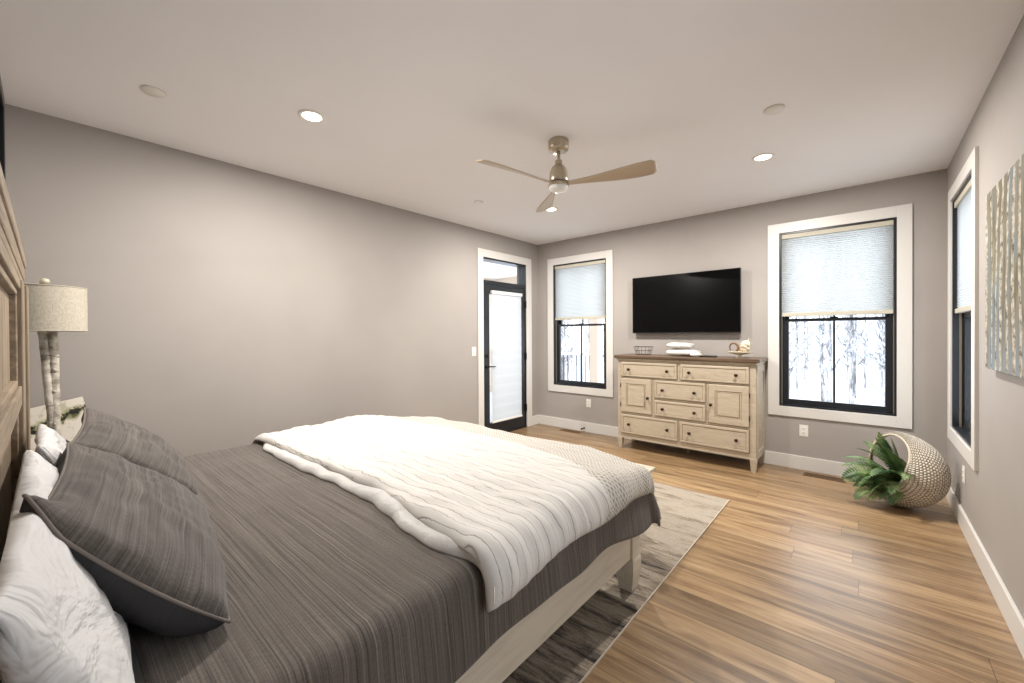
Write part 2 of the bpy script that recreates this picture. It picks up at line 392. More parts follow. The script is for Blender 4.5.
# windows: T maps (u along the wall, w outwards, z)
def window(name, T, u0, u1, label):
    z0, z1 = WZ0, WZ1; e = sempty(name, label=label)
    P = lambda nm, lst, mat, par=e, bev=0: obj(nm, boxes([(T(*a), T(*b)) for a, b in lst], bev), mat, par)
    c = .098
    P('casing', [((u0-c, -.018, z0-c), (u0, 0, z1+c)), ((u1, -.018, z0-c), (u1+c, 0, z1+c)), ((u0, -.018, z1), (u1, 0, z1+c)), ((u0, -.018, z0-c), (u1, 0, z0))], M['trim'], bev=.002)
    j = .016
    P('window_frame', [((u0, -.004, z0), (u0+j, WT, z1)), ((u1-j, -.004, z0), (u1, WT, z1)), ((u0+j, -.004, z1-j), (u1-j, WT, z1)), ((u0+j, -.004, z0), (u1-j, WT, z0+j)),
        ((u0+j, .05, z0+j), (u0+j+.022, .13, z1-j)), ((u1-j-.022, .05, z0+j), (u1-j, .13, z1-j)), ((u0+j, .05, z0+j), (u1-j, .13, z0+j+.014))], M['black'])
    P('sash_track', [((u0+j, .032, z0+j), (u0+j+.006, .046, z1-j)), ((u1-j-.006, .032, z0+j), (u1-j, .046, z1-j))], M['vinyl'])
    zm = 1.515; a0, a1 = u0+j+.022, u1-j-.022; s = .036; zb = z0+j+.014
    lo = P('sash', [((a0, .055, zb), (a0+s, .085, zm)), ((a1-s, .055, zb), (a1, .085, zm)), ((a0+s, .055, zb), (a1-s, .085, zb+.040)), ((a0+s, .055, zm-.03), (a1-s, .085, zm)),
        (((a0+a1)/2-.009, .058, zb+.04), ((a0+a1)/2+.009, .082, zm-.03))], M['black'])
    P('pane', [((a0+s-.004, .068, zb+.036), (a1-s+.004, .072, zm-.026))], M['glass'], lo)
    P('lock', [(((a0+a1)/2-.03, .056, zm), ((a0+a1)/2+.03, .08, zm+.012))], M['black_hw'], lo)
    up = P('sash', [((a0, .095, zm-.03), (a0+s, .125, z1-j)), ((a1-s, .095, zm-.03), (a1, .125, z1-j)), ((a0+s, .095, zm-.03), (a1-s, .125, zm-.002)), ((a0+s, .095, z1-j-.04), (a1-s, .125, z1-j)),
        (((a0+a1)/2-.009, .098, zm-.002), ((a0+a1)/2+.009, .122, z1-j-.04))], M['black'])
    P('pane', [((a0+s-.004, .108, zm-.006), (a1-s+.004, .112, z1-j-.036))], M['glass'], up)
    return e
def shade(T, u0, u1, zb, label):
    j = .016; a, b = u0+j+.004, u1-j-.004; z1 = WZ1-j
    t = thing('cellular_shade', label, 'window shade', T((a+b)/2, .02, zb), 0, 'pleated window shades')
    o = Vector(t.location)
    L = lambda p: tuple(Vector(T(*p))-o)
    obj('head_rail', boxes([(L((a, .004, z1-.045)), L((b, .044, z1-.002)))], .003), M['shade_rail'], t)
    obj('bottom_rail', boxes([(L((a, .008, zb)), L((b, .04, zb+.036)))], .004), M['shade_rail'], t)
    bm = B(); zt = z1-.045; z_ = zb+.036; n = int((zt-z_)/.0095); n += n % 2
    rows = [[bm.verts.new(L((u, .017+(.008 if k % 2 else 0), z_+(zt-z_)*k/n))) for u in (a+.001, b-.001)] for k in range(n+1)]
    rows2 = [[bm.verts.new(L((u, .034-(.008 if k % 2 else 0), z_+(zt-z_)*k/n))) for u in (a+.001, b-.001)] for k in range(n+1)]
    for rw in (rows,):
        for p, q in zip(rw, rw[1:]): bm.faces.new((p[0], p[1], q[1], q[0]))
    for v in [v for r in rows2 for v in r]: bm.verts.remove(v)
    obj('pleated_fabric', bm, M['shade'], t)
    return t
Tf = lambda u, w, z: (u, YF+w, z)
Tr = lambda u, w, z: (XR+w, u, z)
Tl = lambda u, w, z: (XL-w, u, z)
window('window_1', Tf, winL[0], winL[1], 'black double hung window beside the glazed door')
window('window_2', Tf, winR[0], winR[1], 'black double hung window right of the dresser')
window('window_3', Tr, winS[0], winS[1], 'black double hung window in the right wall')
window('added_window_4', Tr, winN[0], winN[1], 'unseen black double hung window added in the right wall beside the camera for side light')  # out of view, added to give cool side light on the bed
shade(Tf, winL[0], winL[1], 1.578, 'half lowered pale pleated shade in the narrow looking window left of the television')
shade(Tf, winR[0], winR[1], 1.538, 'half lowered pale pleated shade in the far wall window right of the television')
shade(Tr, winS[0], winS[1], 1.515, 'half lowered pale pleated shade in the right wall window beside the birch painting')

# door with transom
d = sempty('door_1', label='black full glass door with a transom above in the left wall')
u0, u1 = door[0], door[1]; zt = 2.395; c = .1; ds = .035
PD = lambda nm, lst, mat, par=d, bev=0: obj(nm, boxes([(Tl(*a), Tl(*b)) for a, b in lst], bev), mat, par)
PD('casing', [((u0-c, -.018, 0), (u0, 0, zt+c)), ((u1, -.018, 0), (u1+c+.015, 0, zt+c)), ((u0, -.018, zt), (u1, 0, zt+c))], M['trim'], bev=.002)
PD('door_frame', [((u0, -.002, 0), (u0+.014, WT, zt)), ((u1-.014, -.002, 0), (u1, WT, zt)), ((u0+.014, -.002, zt-.02), (u1-.014, WT, zt)), ((u0+.014, -.002, 2.045), (u1-.014, WT, 2.095))], M['black'])
PD('transom_pane', [((u0+.014, .06, 2.095), (u1-.014, .066, zt-.02))], M['glass'])
a0, a1 = u0+.017, u1-.017
sl = PD('door_slab', [((a0, .008, .012), (a0+.115, .05, 2.042)), ((a1-.115, .008, .012), (a1, .05, 2.042)), ((a0+.115, .008, .012), (a1-.115, .05, .18)), ((a0+.115, .008, 1.92), (a1-.115, .05, 2.042))], M['black'])
PD('door_pane', [((a0+.11, .03, .175), (a1-.11, .036, 1.925))], M['glass'], sl)
bm = B(); hx = XL+.0; yy = a0+.05
for zc, nm in ((.945, 'lever'), (1.085, 'bolt')):
    lathe(bm, [(.027, -.008), (.027, .006), (.022, .011)], (hx, yy, zc), 20, 'x')
tube(bm, [(hx+.01, yy, .945), (hx+.045, yy, .945), (hx+.05, yy+.02, .945), (hx+.05, yy+.12, .942)], [.009, .009, .009, .007], 10)
box(bm, (hx+.01, yy-.006, 1.068), (hx+.03, yy+.006, 1.102), .002)
obj('door_handle', bm, M['black_hw'], sl, True)
for hz in (.29, 1.05, 1.81):
    bm = B(); lathe(bm, [(.008, 0), (.008, .1)], (XL+.012, a1+.004, hz-.05), 12); box(bm, (XL-.006, a1-.02, hz-.05), (XL+.004, a1+.012, hz+.05))
    obj('hinge', bm, M['black_hw'], d)
PD('threshold', [((u0, -.01, 0), (u1, WT, .012))], M['black_hw'])
t = thing('roller_blind', 'white roller blind covering the glass of the black door', 'window shade', (XL+.02, (a0+a1)/2, .17))
bm = B(); box(bm, (-.012, -.315, 1.745), (.028, .315, 1.79), .006); obj('head_rail', bm, M['plastic'], t)
bm = B(); grid(bm, 2, 40, lambda i, j: Vector((.010+.0015*math.sin(j*2.1), -.305+.61*i, .035+1.72*j/39))); 
n = N('white_light_filtering_blind'); l = n.node('ShaderNodeBsdfTranslucent'); l.inputs[0].default_value = lin(222, 230, 236); dd = n.node('ShaderNodeBsdfDiffuse'); dd.inputs[0].default_value = lin(204, 206, 208)
mx = n.node('ShaderNodeMixShader'); mx.inputs[0].default_value = .30; n.t.links.new(dd.outputs[0], mx.inputs[1]); n.t.links.new(l.outputs[0], mx.inputs[2]); n.t.links.new(mx.outputs[0], n.out.inputs[0]); M['blind'] = n.m
obj('blind_fabric', bm, M['blind'], t)
bm = B(); box(bm, (0, -.31, .01), (.02, .31, .036), .004); obj('bottom_rail', bm, M['plastic'], t)

# ------------------------------------------------------------------ wall plates, registers, door stop
def outlet(T, u, z, label, kind='outlet'):
    t = thing('power_outlet' if kind == 'outlet' else 'light_switch', label, 'outlet' if kind == 'outlet' else 'light switch', T(u, 0, z-.057))
    o = Vector(t.location); L = lambda p: tuple(Vector(T(*p))-o)
    obj('cover_plate', boxes([(L((u-.036, -.006, z-.057)), L((u+.036, 0, z+.057)))], .003), M['plastic'], t)
    if kind == 'outlet':
        for s in (-1, 1):
            zc = z+s*.021
            r = obj('receptacle', boxes([(L((u-.016, -.009, zc-.014)), L((u+.016, -.004, zc+.014)))], .002), M['plastic'], t)
            obj('slot', boxes([(L((u+k*.006-.0015, -.0095, zc-.005)), L((u+k*.006+.0015, -.0085, zc+.005))) for k in (-1, 1)]), M['slot'], r)
    else:
        obj('rocker', boxes([(L((u-.016, -.010, z-.032)), L((u+.016, -.004, z+.032)))], .002), M['plastic'], t)
    return t
outlet(Tf, -2.92, .405, 'white outlet low on the wall below the window left of the dresser')
outlet(Tf, -.47, .392, 'white outlet low on the wall below the window right of the dresser')
outlet(Tr, 4.16, .385, 'white outlet low on the right wall behind the basket of ferns')
outlet(Tl, 3.61, 1.155, 'white light switch on the left wall beside the black door', 'switch')
def register(cx, cy, label):
    t = thing('floor_register', label, 'floor vent', (cx, cy, 0))
    obj('rim', boxes([((-.16, -.055, 0), (.16, -.04, .005)), ((-.16, .04, 0), (.16, .055, .005)), ((-.16, -.04, 0), (-.145, .04, .005)), ((.145, -.04, 0), (.16, .04, .005))]), M['vent'], t)
    obj('louvre', boxes([((-.145+k*.0145, -.04, 0), (-.1415+k*.0145, .04, .003)) for k in range(1, 20)]+[((-.145, -.004, 0), (.145, .004, .0042))]), M['vent'], t)
    obj('duct_opening', boxes([((-.145, -.04, -.0), (.145, .04, .0012))]), M['black_hw'], t)
register(-.30, 4.83, 'brown floor vent at the baseboard under the window right of the dresser')
register(-3.14, 4.85, 'brown floor vent at the baseboard under the window beside the door')
t = thing('door_stop', 'small black door stop on the baseboard left of the dresser', 'door stop', (-2.985, YF-BT, .05))
bm = B(); lathe(bm, [(.014, 0), (.012, -.006), (.006, -.01), (.006, -.055), (.012, -.058), (.012, -.075), (.009, -.078)], (0, 0, 0), 14, 'y'); obj('stem', bm, M['black_hw'], t, True)

# ------------------------------------------------------------------ ceiling fittings
def downlight(x, y, label):
    t = thing('recessed_downlight', label, 'ceiling light', (x, y, H), 0, 'recessed ceiling downlights')
    bm = B(); lathe(bm, [(.078, 0), (.078, -.004), (.070, -.007), (.056, -.007), (.052, -.001)], (0, 0, 0), 36, cap=False); obj('trim_ring', bm, M['plastic'], t, True)
    bm = B(); lathe(bm, [(.053, -.0015), (.052, -.004), (.03, -.006)], (0, 0, 0), 32); obj('lens', bm, M['lit'], t, True)
    ld = bpy.data.lights.new('downlight_lamp', 'AREA'); ld.shape = 'DISK'; ld.size = .10; ld.energy = LAMP_W; ld.color = LAMP_COL; ld.spread = math.radians(180)
    lo = bpy.data.objects.new('downlight_lamp', ld); lo.location = (0, 0, -.012); link(lo, t)
downlight(-2.604, 1.101, 'lit round downlight nearest the left wall above the bed')
downlight(-.605, 3.676, 'lit round downlight above the wood floor near the right windows')
downlight(-2.598, 3.64, 'lit round downlight in the far left corner beyond the fan')
def disc(x, y, r, label, cat='smoke detector', name='ceiling_disc'):
    t = thing(name, label, cat, (x, y, H)); bm = B(); lathe(bm, [(r, 0), (r, -.006), (r*.93, -.010), (.001, -.011)], n=32); obj('cover', bm, M['plastic'], t, True)
    bm = B(); lathe(bm, [(r*1.05, 0), (r*1.05, -.0015)], n=32); obj('gasket', bm, M['trim'], t)
disc(-2.997, .404, .055, 'white round sprinkler cover on the ceiling at upper left', 'sprinkler cover', 'sprinkler_cover')
disc(-.425, 2.936, .055, 'white round sprinkler cover on the ceiling at right, before the downlight', 'sprinkler cover', 'sprinkler_cover')
disc(-3.013, 2.949, .05, 'small white round sprinkler cover on the ceiling left of the fan', 'sprinkler cover', 'sprinkler_cover')

# ceiling fan
t = thing('ceiling_fan', 'brushed nickel three blade ceiling fan hanging above the bed', 'ceiling fan', (-1.642, 2.395, H))
bm = B(); lathe(bm, [(.070, 0), (.072, -.004), (.072, -.058), (.066, -.070), (.028, -.076)], n=40); obj('canopy', bm, M['nickel'], t, True)
bm = B(); lathe(bm, [(.013, -.07), (.013, -.175)], n=16); lathe(bm, [(.024, -.140), (.026, -.144), (.026, -.170), (.032, -.177)], n=24); obj('downrod', bm, M['nickel'], t, True)
bm = B(); lathe(bm, [(.024, -.172), (.036, -.177), (.052, -.197), (.062, -.227), (.067, -.267), (.067, -.290), (.064, -.296)], n=40); obj('motor_housing', bm, M['nickel'], t, True)
bm = B(); lathe(bm, [(.060, -.296), (.060, -.304), (.072, -.305), (.073, -.322), (.070, -.326)], n=40); obj('blade_hub', bm, M['nickel'], t, True)
bm = B(); lathe(bm, [(.068, -.324), (.068, -.338), (.060, -.350), (.035, -.357), (.002, -.358)], n=40); obj('light_lens', bm, M['lens'], t, True)
def blade(ang):
    bm = B(); n = 26; m_ = 7; L0, L1 = .05, .655
    def p(i, j, s):
        u = i/(n-1); r = L0+(L1-L0)*u; w = .5*(.040+.105*sm(0, .9, u))*(1-.0*u)
        if u > .95: w *= math.sqrt(max(.03, 1-((u-.95)/.05)**2))*.4+.6
        v = (j/(m_-1)*2-1); pit = math.radians(21-5*u); yy = v*w; off = .018*math.sin(u*PI)+.008*v*v*0
        th = (.009*(1-.45*u))*math.sqrt(max(0, 1-v*v*.96))
        return Vector((r, yy*math.cos(pit)+.02*math.sin(u*2.4), -.308-yy*math.sin(pit)*1.0+.012*u*u+s*th))
    A = grid(bm, n, m_, lambda i, j: p(i, j, 1)); C_ = grid(bm, n, m_, lambda i, j: p(i, j, -1))
    for a, b in ((0, 0), (m_-1, m_-1)):
        for i in range(n-1): bm.faces.new((A[a][i], A[a][i+1], C_[a][i+1], C_[a][i]))
    for i in (0, n-1):
        for j in range(m_-1): bm.faces.new((A[j][i], A[j+1][i], C_[j+1][i], C_[j][i]))
    o = obj('blade', bm, M['blade'], t, True); o.rotation_euler = (0, 0, math.radians(ang))
M['blade'] = flat('satin_nickel_blade', (184, 168, 148), .42, .35)
for a in (-105, 15, 135): blade(a)

# ------------------------------------------------------------------ rug
t = tag(obj('area_rug', B(), M['rug']), 'distressed grey and beige area rug under the bed', 'rug')
bm = B(); box(bm, (-3.06, .61, 0), (-.842, 3.66, .009), .003); bm.to_mesh(t.data); bm.free()
RB = flat('cream_rug_binding', (196, 184, 168), .9)
for x in (-.843, -3.059): bm = B(); box(bm, (x-.0025, .607, .0005), (x+.0025, 3.663, .0105), .001); obj('bound_edge', bm, RB, t)

# ------------------------------------------------------------------ bed
BX, HW = -1.945, 1.02       # centre line, half width at the rail faces
bed = thing('bed', 'bleached wood bed frame with a tall panelled headboard', 'bed', (BX, 0, .009))
bz = .009
hb = B()
def hbx(a, b, bev=.004): box(hb, (a[0]-BX, a[1], a[2]-bz), (b[0]-BX, b[1], b[2]-bz), bev)
X0, X1 = -3.06, -.83
hb.free()
def hpart(name, lst, mat):
    global hb
    hb = B()
    for q_ in lst: hbx(*q_)
    return obj(name, hb, mat, bed)
for k in (0, 1):
    e0, e1 = (X0, X0+.16) if k == 0 else (X1-.16, X1); f0, f1 = (X0+.166, X0+.42) if k == 0 else (X1-.42, X1-.166)
    hpart('headboard_post', [((e0, -.15, bz), (e1, -.054, 1.61))], M['head'])
    hpart('headboard_stile', [((f0, -.15, .30), (f1, -.063, 1.61))], M['head'])
hpart('headboard_rail', [((X0+.42, -.15, 1.57), (X1-.42, -.068, 1.61))], M['head_x'])
hpart('headboard_rail', [((X0+.42, -.15, 1.09), (X1-.42, -.068, 1.17))], M['head_x'])
hpart('headboard_rail', [((X0+.42, -.15, .42), (X1-.42, -.068, .56))], M['head_x'])
for z0_, z1_ in ((1.165, 1.575), (.555, 1.095)):
    hpart('headboard_panel', [((X0+.41, -.135, z0_), (X1-.41, -.105, z1_), .001)]+[((X0+.43+k*.1415, -.11, z0_+.012), (X0+.56+k*.1415, -.098, z1_-.012), .002) for k in range(10) if X0+.56+k*.1415 < X1-.42], M['head'])
    m_ = [((X0+.42, -.11, z1_-.03), (X1-.42, -.078, z1_-.005)), ((X0+.42, -.11, z0_+.005), (X1-.42, -.078, z0_+.03)), ((X0+.42, -.11, z0_+.03), (X0+.445, -.078, z1_-.03)), ((X1-.445, -.11, z0_+.03), (X1-.42, -.078, z1_-.03))]
    hpart('panel_moulding', m_, M['head_x'])
hpart('headboard_crown', [((X0+.01, -.152, 1.61), (X1-.01, -.068, 1.64)), ((X0+.012, -.154, 1.64), (X1-.012, -.065, 1.70), .006), ((X0+.01, -.158, 1.70), (X1-.01, -.060, 1.745), .006)], M['head_x'])
for s in (-1, 1):
    x_out = s*HW
    bm = B(); box(bm, (x_out, -.058, .195-bz), (x_out-s*.035, 1.995, .44-bz), .006); obj('side_rail', bm, M['rail'], bed)
bm = B(); box(bm, (-HW+.09, 2.01, .195-bz), (HW-.09, 2.05, .44-bz), .006); obj('foot_rail', bm, M['rail'], bed)
bm = B()
for k in range(14): box(bm, (-HW+.036, .04+k*.14, .30-bz), (HW-.036, .11+k*.14, .33-bz))
obj('slats', bm, M['rail'], bed)
for s in (-1, 1):
    bm = B(); V = []
    for zz, w in ((0, .034), (.004, .036), (.10, .050), (.165, .050), (.18, .046), (.47, .046)):
        cx, cy = s*(HW-.038), 2.045
        V.append([bm.verts.new((cx+w*a, cy+w*b, zz)) for a, b in ((-1, -1), (1, -1), (1, 1), (-1, 1))])
    for a, b in zip(V, V[1:]):
        for i in range(4): bm.faces.new((a[i], a[(i+1) % 4], b[(i+1) % 4], b[i]))
    bm.faces.new(V[0][::-1]); bm.faces.new(V[-1]); obj('leg', bm, M['rail'], bed)

# mattress
bm = B(); box(bm, (-2.93, -.045, .332), (-.955, 2.045, .646), .045, seg=4)
o = tag(obj('mattress', bm, M['sheet'], None, True), 'white sheeted king mattress under the charcoal quilt', 'mattress')

# draped cloth: flat (u across, v along) wraps over the mattress block
QX, QHW, QL, QR = -1.942, 1.018, 2.062, .055
def drape(u, v, top, grow=0., fold=1.):
    hw, L, r = QHW+grow, QL+grow, QR
    s = 1 if u > 0 else -1; ex = max(0., abs(u)-hw); ey = max(0., v-L); d = math.hypot(ex, ey)
    x = s*min(abs(u), hw); y = min(v, L)
    top -= .035*sm(.38, .0, hw-abs(x))*sm(.45, .0, L-y)
    if d < 1e-9: return Vector((QX+x, y, top))
    dx, dy = s*ex/d, ey/d; both = min(ex, ey)
    if both > 0: d = min(d, .30+.02*math.sin(math.atan2(ey, ex)*4))
    if d < r*PI/2: out, dn = r*math.sin(d/r), r*(1-math.cos(d/r))
    else: out, dn = r+.10*(d-r*PI/2), r+(d-r*PI/2)*.993
    q = (v if ex >= ey else u)
    fl_ = .09*sm(.02, .28, d)*math.sin(2*math.atan2(ey, ex)) if both > 0 else 0.
    w = fl_*fold*.6+fold*sm(.03, .28, d)*(.012*math.sin(q*9+u*2)+.014*nz(q*4.3, 2.2+s))
    return Vector((QX+x+dx*(out+w), y+dy*(out+w), top-dn))
ZT = .678
def solid(name, nu, nv, fn, uv, t, mats, parent=None):
    """closed cloth of thickness t(u) whose outer face is fn"""
    bm = B(); A = grid(bm, nu, nv, fn, uv); return bm
nu, nv = 190, 150; v0 = .125
def qf(i, j):
    a = i/(nu-1)*2-1; b = j/(nv-1)
    hemx = .285+.018*nz(b*6, 3.1)+.012*math.sin(b*9.)
    hemy = .30
    u = a*(QHW+hemx); v = v0+(QL+hemy-v0)*b
    p = drape(u, v, ZT)
    if abs(u) < QHW: p.z += .004*nz(u*3, v*3)+.003*nz(u*9, v*5, 2)-.006*sm(.25, 0, v-v0)*0
    return p
quv = lambda i, j: ((i/(nu-1)*2-1)*(QHW+.285), v0+(QL+.3-v0)*j/(nv-1))
bm = B(); grid(bm, nu, nv, qf, quv)
q = tag(obj('quilt', bm, M['quilt'], None, True), 'charcoal grey ribbed quilt spread over the bed', 'quilt')
md = q.modifiers.new('thick', 'SOLIDIFY'); md.thickness = .008; md.offset = -1
# duvet folded across the foot: lower leaf, upper leaf
def puffy(name, nu, nv, umax, va, vb, off0, T, mats, parent, wav=0., seed=0., vfn=None, ridge=.0):
    bm = B()
    def core(i, j):
        a = i/(nu-1)*2-1; b = j/(nv-1)
        u = a*umax(b); lo = va(a); v = lo+(vb-lo)*b; return a, b, u, v
    def P(i, j, side):
        a, b, u, v = core(i, j); e = 1e-3
        p = drape(u, v, ZT, 0, .5); pu = drape(u+e, v, ZT, 0, .5)-drape(u-e, v, ZT, 0, .5); pv = drape(u, v+e, ZT, 0, .5)-drape(u, v-e, ZT, 0, .5)
        nrm = pu.cross(pv); nrm = nrm.normalized() if nrm.length > 1e-9 else Vector((0, 0, 1))
        if nrm.z < -.2: nrm = -nrm
        su = (1-abs(a))*umax(b); sv = min(v-va(a), vb-v); ed = max(0, min(su, sv)); k = math.sqrt(max(0, 1-(1-min(1, ed/.05))**2))
        if side == 0: return p+nrm*(off0*(1-.75*sm(QL-.45, QL+.02, v))*(1-.8*sm(-.80, -1, a)*sm(.35, .0, b)))
        fo = 1-.75*sm(QL-.45, QL+.02, v); tip = 1-.8*sm(-.80, -1, a)*sm(.35, .0, b); k2 = k; offv = off0*fo*tip
        puff = T*(.25+.75*k)*(.45+.55*fo)*tip+.016*nz(u*3.1+seed, v*4.2)*k+.008*nz(u*8+seed, v*9.)*k
        puff += ridge*k*math.sin((v+.045*(nz(u*5, v*2.5)))*2*PI/.074)
        return p+nrm*(offv+max(.005, puff))
    uv = lambda i, j: (core(i if i < nu else nu-1, j)[2], core(min(i, nu-1), j)[3])
    A = grid(bm, nu, nv, lambda i, j: P(i, j, 1), uv); C_ = grid(bm, nu, nv, lambda i, j: P(i, j, 0), uv)
    for j in (0, nv-1):
        for i in range(nu-1): bm.faces.new((A[j][i], A[j][i+1], C_[j][i+1], C_[j][i]))
    for i in (0, nu-1):
        for j in range(nv-1): bm.faces.new((A[j][i], A[j+1][i], C_[j+1][i], C_[j][i]))
    return obj(name, bm, mats, parent, True)
low_edge = lambda a: up_edge(a)-.045*sm(-.95, -.6, a)*sm(1.0, .7, a)+.0025*math.sin(a*38)+.008*nz(a*6, 7.)+.05*sm(-.7, -.95, a)+.03*sm(.8, 1, a)
up_edge = lambda a: .905+.012*math.sin(a*5+.5)-.06*sm(.3, 1, a)-.045*sm(-.6, -1, a)+.012*nz(a*7, 1.)
dv = puffy('duvet', 170, 190, lambda b: QHW+.130+.02*sm(.22, 0, b)+.010*math.sin(b*14), up_edge, QL+.075, .028, .036, M['duvet'], None, ridge=.0025)
tag(dv, 'white duvet with thin grey stripes folded across the foot of the bed', 'duvet')
puffy('folded_under_layer', 150, 60, lambda b: QHW+.095, low_edge, 1.5, .002, .032, M['underduvet'], dv, seed=4.)
bm = B(); p = drape(QHW+.10, .90, ZT); box(bm, (p.x+.055, p.y-.055, p.z-.02), (p.x+.058, p.y-.02, p.z+.03), .001); obj('care_tag', bm, M['plastic'], dv)

# pillows: bilinear between four corners (bottom-left, bottom-right, top-right, top-left seen from the front)
def pillow2(name, c, T, mats, label, cat='pillow', group=None, seed=0., Tb=.6, wr=.012, flange=False, sag=0., exp=.5, w=.9, h=.52, pin=.06, hook=None):
    c = [Vector(p) for p in c]
    nrm = (c[3]-c[0]).cross(c[1]-c[0]).normalized()*-1
    if nrm.y < 0: nrm = -nrm
    base = (c[0]+c[1])/2
    t = thing(name, label, cat, base, 0, group); n = 60; bm = B()
    def P(i, j, s):
        a = i/(n-1)*2-1; b = j/(n-1)*2-1
        A_ = a*(1-pin*(1-b*b)); B_ = b*(1-pin*1.3*(1-a*a))
        u, v = (A_+1)/2, (B_+1)/2
        p = (c[0]*(1-u)+c[1]*u)*(1-v)+(c[3]*(1-u)+c[2]*u)*v
        k = (max(0, 1-a*a)*max(0, 1-b*b))**exp
        th = T*k*(1-.2*b) if s > 0 else T*Tb*k
        ww = wr*(nz(a*2.2+seed, b*2.2, s)+.6*nz(a*5+seed, b*3.5, s*2.)+.7*abs(nz(a*1.5+b*3+seed, b*1.2-a*2, 4.+s)))*min(1, k*3)
        p = p+nrm*(s*(th+ww))-Vector((0, 0, sag*(1-a*a)*(1-b*b)))
        if hook: p = hook(p, a, b, s)
        p.z = max(p.z, ZT+.004 if p.y > v0 else .658)
        return p-base
    uv = lambda i, j: (i/(n-1)*w, j/(n-1)*h)
    grid(bm, n, n, lambda i, j: P(i, j, 1), uv, 0); grid(bm, n, n, lambda i, j: P(i, j, -1), uv, 0)
    half = len(bm.faces)//2; bm.faces.ensure_lookup_table()
    if len(mats) > 1:
        for f in bm.faces[half:]: f.material_index = 1
    bmesh.ops.remove_doubles(bm, verts=bm.verts, dist=.0008)
    cover = obj('cover', bm, mats, t, True)
    if flange:
        path = [P(i, 0, 1) for i in range(0, n, 2)]+[P(n-1, j, 1) for j in range(0, n, 2)]+[P(i, n-1, 1) for i in range(n-1, -1, -2)]+[P(0, j, 1) for j in range(n-1, 0, -2)]
        bm = B(); tube(bm, path, .0038, 6, closed=True); obj('piping', bm, M['sham_edge'], t, True)
    return t
M['sham_edge'] = flat('charcoal_sham_piping', (112, 104, 98), .9)
sh = [M['sham'], M['charcoal']]
def near_hook(p, a, b, s):
    e = max(0., a)**4*(1-b*b); p += Vector((.05*e, .0, -.015*e)); c_ = sm(.80, 1, a)*sm(.74, 1, b); p += Vector((-.03, -.01, .04))*c_
    return p
def board_hook(p, a, b, s):
    p.y = max(p.y, -.050+.003*abs(a)); return p
pillow2('pillow_sham', [(-1.98, .40, .70), (-1.12, .275, .705), (-1.18, -.02, 1.03), (-2.05, .045, 1.01)], .070, sh,
        'striped charcoal pillow sham leaning nearest the camera', 'pillow', 'charcoal pillow shams', 1.3, 2.2, .014, True, 0, .36, hook=near_hook)
pillow2('pillow_sham', [(-2.92, .43, .70), (-2.10, .41, .70), (-2.12, .05, .99), (-2.76, .115, 1.04)], .08, sh,
        'striped charcoal pillow sham on the far side, behind the other sham', 'pillow', 'charcoal pillow shams', 6.1, .8, .012, True, 0, .4)
pillow2('white_pillow', [(-1.88, .10, .66), (-.84, .065, .66), (-.80, -.05, 1.04), (-1.88, -.04, 1.04)], .055, [M['pillow']],
        'white pillow against the headboard behind the nearest charcoal sham', 'pillow', 'white bed pillows', 3.3, 1., .010, exp=.28, pin=.02, hook=board_hook)
pillow2('white_pillow', [(-2.90, .15, .68), (-1.93, .12, .68), (-1.95, -.02, 1.03), (-2.86, -.03, .975)], .045, [M['pillow']],
        'white pillow against the headboard behind the far charcoal sham', 'pillow', 'white bed pillows', 9.3, .6, .010, exp=.33, pin=.03, hook=board_hook)

# ------------------------------------------------------------------ bench beyond the foot
t = thing('bench', 'bleached wood bench at the foot of the bed, only its right end showing', 'bench', (-1.945, 2.56, .009))
bm = B(); box(bm, (-.86, -.20, .416), (.85, .20, .441), .005); obj('seat', bm, M['bench'], t)
bm = B(); box(bm, (-.76, -.15, .33), (.74, -.13, .416), .003); box(bm, (-.76, .13, .33), (.74, .15, .416), .003); box(bm, (-.77, -.13, .33), (-.75, .13, .416), .003); box(bm, (.72, -.13, .33), (.74, .13, .416), .003); obj('apron', bm, M['bench'], t)
for x in (-.745, .715):
    for y in (-.13, .13):
        bm = B(); box(bm, (x-.025, y-.025, 0), (x+.025, y+.025, .33), .004); obj('leg', bm, M['bench'], t)

# ------------------------------------------------------------------ dresser
DY = 4.545
t = thing('dresser', 'cream dresser with brown top, six drawers and two cupboard doors', 'dresser', (-1.54, DY, 0))
def dx(x): return x+1.54
bm = B(); box(bm, (dx(-2.262), .012, .125), (dx(-.808), .40, 1.07), .002); obj('body', bm, M['cream'], t)
def frm(bm, x0, x1, z0, z1, y0=-.003, y1=.012): box(bm, (dx(x0), y0, z0), (dx(x1), y1, z1), .0015, seg=1)
bm = B(); frm(bm, -2.262, -2.222, .13, 1.055); frm(bm, -.862, -.808, .13, 1.055); frm(bm, -2.222, -.862, 1.040, 1.06); frm(bm, -2.222, -.862, .125, .183)
frm(bm, -2.222, -.862, .848, .860); frm(bm, -2.222, -.862, .418, .436); frm(bm, -1.558, -1.532, .86, 1.04); frm(bm, -1.552, -1.536, .183, .418)
frm(bm, -1.842, -1.818, .436, .848); frm(bm, -1.264, -1.244, .436, .848); frm(bm, -1.818, -1.264, .622, .640); obj('face_frame', bm, M['cream'], t)
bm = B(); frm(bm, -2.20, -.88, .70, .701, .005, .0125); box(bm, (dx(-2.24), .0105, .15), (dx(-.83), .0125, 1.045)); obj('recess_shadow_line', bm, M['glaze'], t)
bm = B(); box(bm, (dx(-2.300), -.035, 1.080), (dx(-.772), .408, 1.116), .006); obj('top', bm, M['dtop'], t)
bm = B(); box(bm, (dx(-2.275), -.018, 1.058), (dx(-.795), .405, 1.080), .005); obj('cornice', bm, M['cream'], t)
